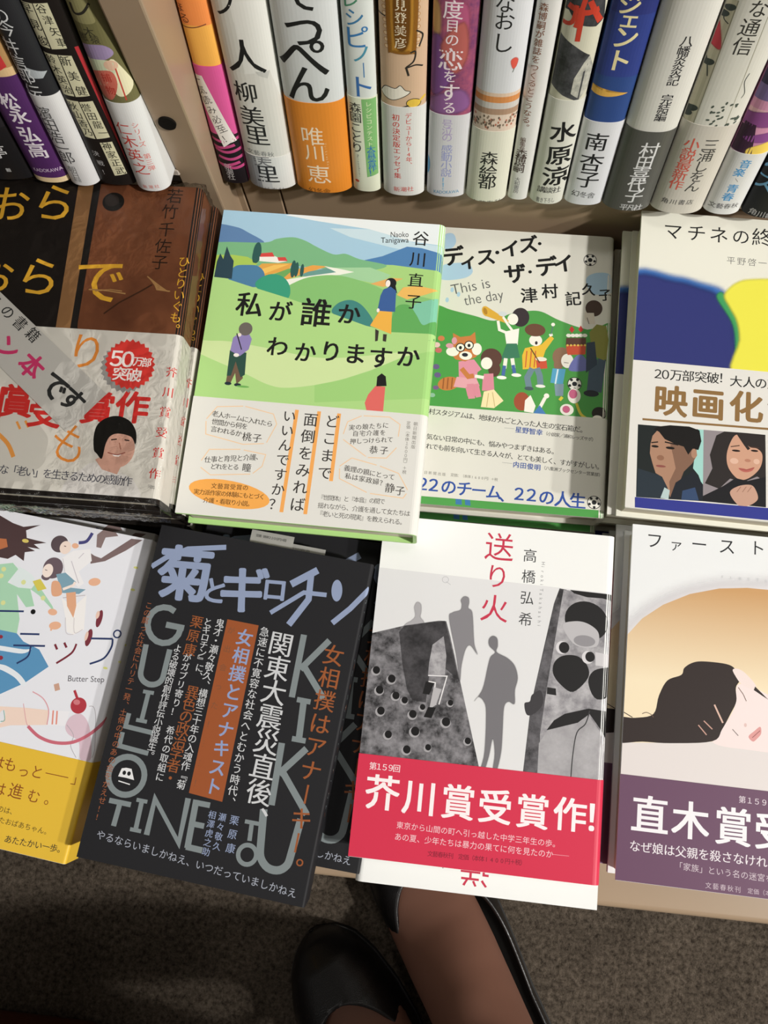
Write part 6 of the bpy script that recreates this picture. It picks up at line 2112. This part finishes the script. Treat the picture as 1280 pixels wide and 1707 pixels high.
# order slips sticking out of the black book
def order_slip(label, px, y0, z, yaw, w_):
    bm = bmesh.new()
    n = 8
    for i in range(n + 1):
        u = i / n
        for s in (-1, 1):
            bm.verts.new((s * w_ / 2, u * 0.05, 0.0006 * math.sin(u * 2)))
    bm.verts.ensure_lookup_table()
    for i in range(n):
        bm.faces.new((bm.verts[2 * i], bm.verts[2 * i + 1], bm.verts[2 * i + 3], bm.verts[2 * i + 2]))
    r = bmesh.ops.solidify(bm, geom=bm.faces[:], thickness=0.00015)
    mats = [ink('#d6d4d0')]
    printed(bm, [('T', '#555', '定価（本体２２００円＋税）', -9, 47, 9, 47, 2.0, 0, 0)], mats, (-20, 20), (0, 50), [], lambda x, y, l: (x / 1000, y / 1000, 0.0007 + l / 1000), 0.01)
    o = link_mesh('order_slip', bm, mats)
    o.location = (px, y0, z)
    o.rotation_euler = (0, 0, yaw)
    tag(o, label, 'paper slip', 'order slips in the black book')


k = LYING_POSE['kiku']
order_slip('white order slip sticking up from the top edge of the black book', *SLIP_A, 0.026)
order_slip('wider folded white slip sticking out beside the order slip', *SLIP_B, 0.036)

# ------------------------------------------------------------------ standing books
for rec in (
    ('paperback_book', 'black book at the left end of the upright row, grey lettering', 'black_left', '#232124', '#1b1a1c'),
    ('paperback_book', 'upright book with a purple band and white name, second from the left end', 'purple', '#b08a5a', '#4f2a5f'),
    ('hardcover_book', 'upright black book with white brush title and a white band', 'black_white', '#26272a', '#d8d8d8'),
    ('paperback_book', 'upright black book with rows of cream name boxes and a red edge', 'label_box', '#1d1917', None),
    ('hardcover_book', 'olive illustrated book with red writing on a white band, beside the rack upright', 'olive', '#6e6a45', '#dcdcdb'),
    ('paperback_book', 'slim upright orange book with a pink and black band', 'orange', '#f0914e', '#d95a98'),
    ('hardcover_book', 'upright off-white book with black brush title and a grey shaded foot', 'yellow_white', '#dddcd6', '#dddcd8'),
    ('hardcover_book', 'upright pale grey book with a plain orange band', 'teppen', '#cfd2d2', '#e0892f'),
    ('paperback_book', 'slim upright white book with blue brush title and a green patch', 'recipe', '#d5dad6', '#dcdfc8'),
    ('hardcover_book', 'upright tan book with a gold name plate, a cloud and red writing', 'wagashi', '#d1b193', '#dcdbd7'),
    ('paperback_book', 'upright rose and purple painted book with white handwriting', 'rose', '#8a4a66', '#d0cfd2'),
    ('hardcover_book', 'upright white book with a red leaf, brown stripes and a cream band', 'naoshi', '#d4d6d9', '#dad9c8'),
    ('paperback_book', 'slimmest upright white book with one column of small brown writing', 'thin_white', '#d9d8d4', None),
    ('hardcover_book', 'upright cream book with dark brush strokes and a red character', 'brush', '#cfcdb8', '#d6d6cb'),
    ('paperback_book', 'upright navy blue book with pale yellow title and gold swoosh', 'navy', '#2e4a86', '#d9dade'),
    ('hardcover_book', 'upright white book with a dark grey band and white name', 'grey_band', '#d8d7cf', '#54544f'),
    ('hardcover_book', 'upright pale book with red flower side panel and a beige band', 'flower', '#d6d5ca', '#cdc8bd'),
    ('paperback_book', 'upright book with a purple sunset and a white band in blue letters', 'sunset', '#c888b0', '#dcdddd'),
    ('hardcover_book', 'black upright book with light blue letters at the right end of the row', 'black_right', '#14171c', None),
):
    standing_book(*rec)

# ------------------------------------------------------------------ the person at the rack
person = thing('person', 'person in black flat shoes standing at the rack, bare ankles, added dark skirt out of view', 'person')
skin = surface('skin', '#7a5546', 0.55, 0.4)  # darker than real skin: the shade over the feet is in this colour
leather = surface('black_leather', '#161414', 0.38, 0.5, 0.1, 0.25, 1400)


def interp(tab, a):
    for (a0, v0), (a1, v1) in zip(tab, tab[1:]):
        if a <= a1:
            t = (a - a0) / (a1 - a0)
            t = max(0.0, t)
            return v0 + (v1 - v0) * t
    return tab[-1][1]


WID = [(0, 0.002), (0.003, 0.011), (0.008, 0.0185), (0.018, 0.0265), (0.035, 0.0335), (0.06, 0.0385), (0.085, 0.0395), (0.12, 0.036), (0.155, 0.032), (0.19, 0.0315), (0.215, 0.028), (0.23, 0.0195), (0.236, 0.010), (0.238, 0.002)]
HGT = [(0, 0.012), (0.006, 0.022), (0.02, 0.032), (0.05, 0.042), (0.075, 0.046), (0.11, 0.046), (0.15, 0.044), (0.19, 0.052), (0.22, 0.06), (0.238, 0.06)]


def shoe(tip, ang, mirror):
    st = [0.045 * (i / 24) ** 1.3 for i in range(25)] + [0.045 + 0.0185 * (i / 24) ** 2 for i in range(1, 25)] + [0.0635 + 0.1745 * i / 44 for i in range(1, 45)]
    bm = bmesh.new()
    for side in (-1, 1):
        rings = []
        for a in st:
            w, hh = interp(WID, a), interp(HGT, a)
            u = max(0.0, min(1.0, (a - 0.045) / 0.075))
            op = 0.95 * (1 - (1 - u) ** 2.2) ** 0.5 if a < 0.2 else 0.95 - 0.25 * (a - 0.2) / 0.038
            bend = -0.006 * mirror * math.sin(a / 0.238 * math.pi)
            th1 = math.pi / 2 if op <= 0 else math.acos(min(1.0, op ** (1 / 0.75)))
            ring = []
            for j in range(15):
                th = th1 * j / 14
                ring.append(bm.verts.new((bend + side * w * math.cos(th) ** 0.75, -a, 0.003 + hh * (math.sin(th) ** 0.75 if th > 0 else 0))))
            rings.append(ring)
        for r0, r1 in zip(rings, rings[1:]):
            for j in range(14):
                bm.faces.new((r0[j], r0[j + 1], r1[j + 1], r1[j]))
    bmesh.ops.remove_doubles(bm, verts=bm.verts, dist=0.0002)
    bmesh.ops.recalc_face_normals(bm, faces=bm.faces)
    o = link_mesh('shoe', bm, [leather, surface('shoe_lining', '#6d6a68', 0.6)], person, True)
    md = o.modifiers.new('thickness', 'SOLIDIFY')
    md.thickness = 0.0022
    md.offset = -1
    md.material_offset = 1
    md.material_offset_rim = 0
    bm = bmesh.new()
    pts = []
    for i in range(40):
        a = 0.238 * i / 39
        pts.append((interp(WID, a) + 0.001, a))
    out = [(x - 0.006 * mirror * math.sin(a / 0.238 * math.pi), -a) for x, a in pts] + [(-x - 0.006 * mirror * math.sin(a / 0.238 * math.pi), -a) for x, a in pts[::-1]]
    vs = [bm.verts.new((x, y, 0.0)) for x, y in out]
    f = bm.faces.new(vs)
    ex = bmesh.ops.extrude_face_region(bm, geom=[f])
    for g in ex['geom']:
        if isinstance(g, bmesh.types.BMVert):
            g.co.z += 0.006
    bmesh.ops.recalc_face_normals(bm, faces=bm.faces)
    so = link_mesh('sole', bm, surface('rubber', '#1a1816', 0.7), o)
    m = Matrix.Translation((tip[0], tip[1], 0.0)) @ Matrix.Rotation(ang, 4, 'Z')
    o.matrix_world = m
    return m


def leg(bm, m, knee, hip):
    """foot, ankle and leg as one tapering tube; the foot part in the shoe's own frame"""
    rings = [(0.014, 0.014, 0.014, 0.008, 0), (0.03, 0.016, 0.023, 0.012, 0), (0.05, 0.0185, 0.030, 0.0165, 2), (0.068, 0.022, 0.0325, 0.0205, 8), (0.085, 0.0265, 0.0325, 0.0255, 15), (0.105, 0.034, 0.032, 0.033, 25),
             (0.13, 0.046, 0.0305, 0.041, 38), (0.152, 0.064, 0.0295, 0.045, 55), (0.168, 0.092, 0.029, 0.040, 74), (0.176, 0.125, 0.029, 0.034, 86)]
    N = 24
    allr = []
    for a, z, rx, rz, ph in rings:
        p = math.radians(ph)
        c = Vector((0, -a, z))
        up = Vector((0, math.sin(p), math.cos(p)))
        allr.append([m @ (c + Vector((rx, 0, 0)) * math.cos(i * math.tau / N) + up * rz * math.sin(i * math.tau / N)) for i in range(N)])
    ank = m @ Vector((0, -0.178, 0.16))
    chain = [(ank, 0.031), (ank.lerp(Vector(knee), 0.45), 0.05), (ank.lerp(Vector(knee), 0.75), 0.053), (Vector(knee), 0.05), (Vector(knee).lerp(Vector(hip), 0.5), 0.07), (Vector(hip), 0.085)]
    xa = (m.to_3x3() @ Vector((1, 0, 0)))
    ya = (m.to_3x3() @ Vector((0, 1, 0)))
    for c, r in chain:
        allr.append([c + xa * r * math.cos(i * math.tau / N) + ya * r * math.sin(i * math.tau / N) for i in range(N)])
    vr = [[bm.verts.new(p) for p in r] for r in allr]
    for r0, r1 in zip(vr, vr[1:]):
        for i in range(N):
            j = (i + 1) % N
            bm.faces.new((r0[i], r0[j], r1[j], r1[i]))
    bm.faces.new(vr[0][::-1])
    bm.faces.new(vr[-1])


mL = shoe((-0.064, -0.172), math.radians(38), 1)
mR = shoe((-0.022, -0.084), math.radians(34), -1)
bm = bmesh.new()
leg(bm, mL, (0.05, -0.40, 0.46), (0.02, -0.50, 0.84))
leg(bm, mR, (0.14, -0.34, 0.46), (0.17, -0.46, 0.84))


def tube(bm, chain, N=20, flat=1.0, side=Vector((1, 0, 0))):
    """closed tapering tube through (point, radius) pairs; flat squeezes it front to back"""
    rows = []
    n = len(chain)
    for i, (p, r) in enumerate(chain):
        p = Vector(p)
        d = (Vector(chain[min(i + 1, n - 1)][0]) - Vector(chain[max(i - 1, 0)][0])).normalized()
        u = (side - d * side.dot(d)).normalized()
        v = d.cross(u)
        rows.append([bm.verts.new(p + u * r * math.cos(k * math.tau / N) + v * r * flat * math.sin(k * math.tau / N)) for k in range(N)])
    for r0, r1 in zip(rows, rows[1:]):
        for k in range(N):
            bm.faces.new((r0[k], r0[(k + 1) % N], r1[(k + 1) % N], r1[k]))
    bm.faces.new(rows[0][::-1])
    bm.faces.new(rows[-1])


def blob(bm, c, r, rot=None):
    m = Matrix.Translation(c) @ (rot or Matrix.Identity(4)) @ Matrix.Diagonal((r[0], r[1], r[2], 1))
    bmesh.ops.create_uvsphere(bm, u_segments=24, v_segments=16, radius=1.0, matrix=m)


TORSO = [((0.095, -0.50, 0.86), 0.16), ((0.094, -0.47, 0.97), 0.14), ((0.09, -0.43, 1.06), 0.128), ((0.08, -0.35, 1.2), 0.15), ((0.065, -0.27, 1.32), 0.165), ((0.06, -0.235, 1.37), 0.10)]  # unseen upper body, added for the shade it casts on feet and books
ARM_A = [((-0.08, -0.25, 1.32), 0.052), ((-0.13, -0.25, 1.24), 0.048), ((-0.2, -0.24, 1.03), 0.04), ((-0.15, -0.17, 0.93), 0.036), ((-0.075, -0.10, 0.82), 0.025)]
ARM_B = [((0.2, -0.25, 1.32), 0.052), ((0.25, -0.25, 1.24), 0.048), ((0.3, -0.24, 1.03), 0.04), ((0.23, -0.17, 0.93), 0.036), ((0.12, -0.10, 0.81), 0.025)]
TILT = Matrix.Rotation(math.radians(-48), 4, 'X')
HEAD = Vector((0.048, -0.115, 1.47))
# added pelvis, torso, neck, head, arms and hands, all unseen, grow into the same skin as the legs
blob(bm, (0.095, -0.49, 0.88), (0.165, 0.115, 0.12))
tube(bm, TORSO, 28, 0.68)
tube(bm, [((0.06, -0.24, 1.36), 0.055), ((0.055, -0.20, 1.40), 0.05), ((0.05, -0.15, 1.45), 0.052)])
blob(bm, HEAD, (0.074, 0.092, 0.112), TILT)


def on_head(x, y, z):
    return HEAD + (TILT @ Vector((x, y, z)))


tube(bm, [(on_head(0, 0.088, 0.015), 0.008), (on_head(0, 0.104, -0.012), 0.012), (on_head(0, 0.088, -0.028), 0.009)], 10)
blob(bm, on_head(0, 0.055, -0.085), (0.03, 0.03, 0.022), TILT)
for sx in (-1, 1):
    blob(bm, on_head(sx * 0.074, -0.005, -0.01), (0.008, 0.018, 0.03), TILT)
for arm, sx in ((ARM_A, 1), (ARM_B, -1)):
    tube(bm, arm)
    w = Vector(arm[-1][0])
    tube(bm, [(w, 0.024), (w + Vector((sx * 0.012, 0.022, -0.026)), 0.034), (w + Vector((sx * 0.022, 0.045, -0.05)), 0.036), (w + Vector((sx * 0.026, 0.054, -0.06)), 0.03)], 16, 0.45, Vector((1, -0.4, 0)))
    for q, ln in enumerate((0.062, 0.072, 0.066, 0.05)):
        r0 = w + Vector((sx * 0.022 + (q - 1.5) * 0.018, 0.047 - (q - 1.5) * 0.007, -0.052))
        tube(bm, [(r0, 0.0095), (r0 + Vector((sx * 0.01, 0.45 * ln, -0.5 * ln)), 0.0088), (r0 + Vector((sx * 0.026, 0.8 * ln, -0.66 * ln)), 0.008), (r0 + Vector((sx * 0.04, 0.98 * ln, -0.56 * ln)), 0.0068)], 10)
    r0 = w + Vector((sx * 0.038, 0.012, -0.022))
    tube(bm, [(r0, 0.012), (r0 + Vector((sx * 0.024, 0.016, -0.012)), 0.0105), (r0 + Vector((sx * 0.04, 0.036, -0.018)), 0.0085)], 10)
bmesh.ops.recalc_face_normals(bm, faces=bm.faces)
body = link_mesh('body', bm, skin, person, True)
rm = body.modifiers.new('one_surface', 'REMESH')
rm.mode = 'VOXEL'
rm.voxel_size = 0.004
rm.use_smooth_shade = True
sm = body.modifiers.new('soften', 'SMOOTH')
sm.iterations = 5

cloth = surface('dark_cloth', '#22222a', 0.9, 0.1)
bm = bmesh.new()
rows = []
for z, rx, ry, cy in ((0.54, 0.225, 0.165, -0.46), (0.67, 0.21, 0.155, -0.47), (0.82, 0.195, 0.15, -0.485), (0.94, 0.178, 0.135, -0.485), (1.0, 0.155, 0.12, -0.465)):
    rows.append([bm.verts.new((0.095 + (rx + 0.008 * math.sin(i * 9 * math.tau / 48)) * math.cos(i * math.tau / 48), cy + (ry + 0.008 * math.sin(i * 9 * math.tau / 48)) * math.sin(i * math.tau / 48), z)) for i in range(48)])
for r0, r1 in zip(rows, rows[1:]):
    for i in range(48):
        j = (i + 1) % 48
        bm.faces.new((r0[i], r0[j], r1[j], r1[i]))
sk = link_mesh('skirt', bm, cloth, person, True)  # out of view, added to keep light off the feet
so = sk.modifiers.new('thickness', 'SOLIDIFY')
so.thickness = 0.003

bm = bmesh.new()
tube(bm, [((p[0], p[1], p[2]), r + 0.014) for p, r in TORSO[1:]], 28, 0.72)
for arm in (ARM_A, ARM_B):
    tube(bm, [(p, r + 0.013) for p, r in arm[:-1]] + [(Vector(arm[-2][0]).lerp(Vector(arm[-1][0]), 0.8), 0.042)])
bmesh.ops.recalc_face_normals(bm, faces=bm.faces)
jk = link_mesh('jacket', bm, surface('jacket_cloth', '#2c2b33', 0.9, 0.1), person, True)  # unseen, added with the torso for its shadow
rm = jk.modifiers.new('one_surface', 'REMESH')
rm.mode = 'VOXEL'
rm.voxel_size = 0.006
rm.use_smooth_shade = True
sm = jk.modifiers.new('soften', 'SMOOTH')
sm.iterations = 5

bm = bmesh.new()
blob(bm, on_head(0, -0.016, 0.016), (0.085, 0.098, 0.118), TILT)
for v in list(bm.verts):
    q = TILT.inverted() @ (v.co - HEAD)
    if (q.y > 0.03 and q.z < 0.075) or q.z < -0.085:
        bm.verts.remove(v)
hr = link_mesh('hair', bm, surface('black_hair', '#17120f', 0.45), person, True)  # belongs to the unseen head added above the feet
so = hr.modifiers.new('thickness', 'SOLIDIFY')
so.thickness = 0.006
for sx in (-1, 1):
    bm = bmesh.new()
    blob(bm, on_head(sx * 0.03, 0.083, 0.012), (0.013, 0.006, 0.006), TILT)
    link_mesh('eye', bm, surface('eye_white', '#d9d4cc', 0.3), person, True)
bm = bmesh.new()
blob(bm, on_head(0, 0.083, -0.052), (0.022, 0.007, 0.007), TILT)
link_mesh('lips', bm, surface('lip', '#9a5550', 0.5), person, True)


# ------------------------------------------------------------------ leather bag on the floor
bag = thing('leather_bag', 'reddish brown leather bag standing on the carpet at the lower left', 'bag')
brown = surface('brown_leather', '#5a2c1a', 0.5, 0.4, 0.0, 0.4, 500)
bm = bmesh.new()
box(bm, -0.44, -0.196, -0.36, -0.2455, 0.0, 0.17, 0.018, 4)
link_mesh('body', bm, brown, bag, True)
bm = bmesh.new()
box(bm, -0.442, -0.194, -0.362, -0.2435, 0.168, 0.178, 0.003, 2)
link_mesh('top_trim', bm, surface('dark_trim', '#3a1c12', 0.5), bag, True)
for yy in (-0.335, -0.27):
    bm = bmesh.new()
    ring = []
    for i in range(17):
        a = math.pi * i / 16
        ctr = Vector((-0.318 + 0.06 * math.cos(a), yy, 0.172 + 0.09 * math.sin(a)))
        rad = Vector((math.cos(a), 0, math.sin(a)))
        ring.append([bm.verts.new(ctr + rad * 0.005 * math.cos(k * math.tau / 10) + Vector((0, 1, 0)) * 0.005 * math.sin(k * math.tau / 10)) for k in range(10)])
    for r0, r1 in zip(ring, ring[1:]):
        for k in range(10):
            bm.faces.new((r0[k], r0[(k + 1) % 10], r1[(k + 1) % 10], r1[k]))
    link_mesh('handle', bm, brown, bag, True)

font = font_obj
bpy.data.objects.remove(font)
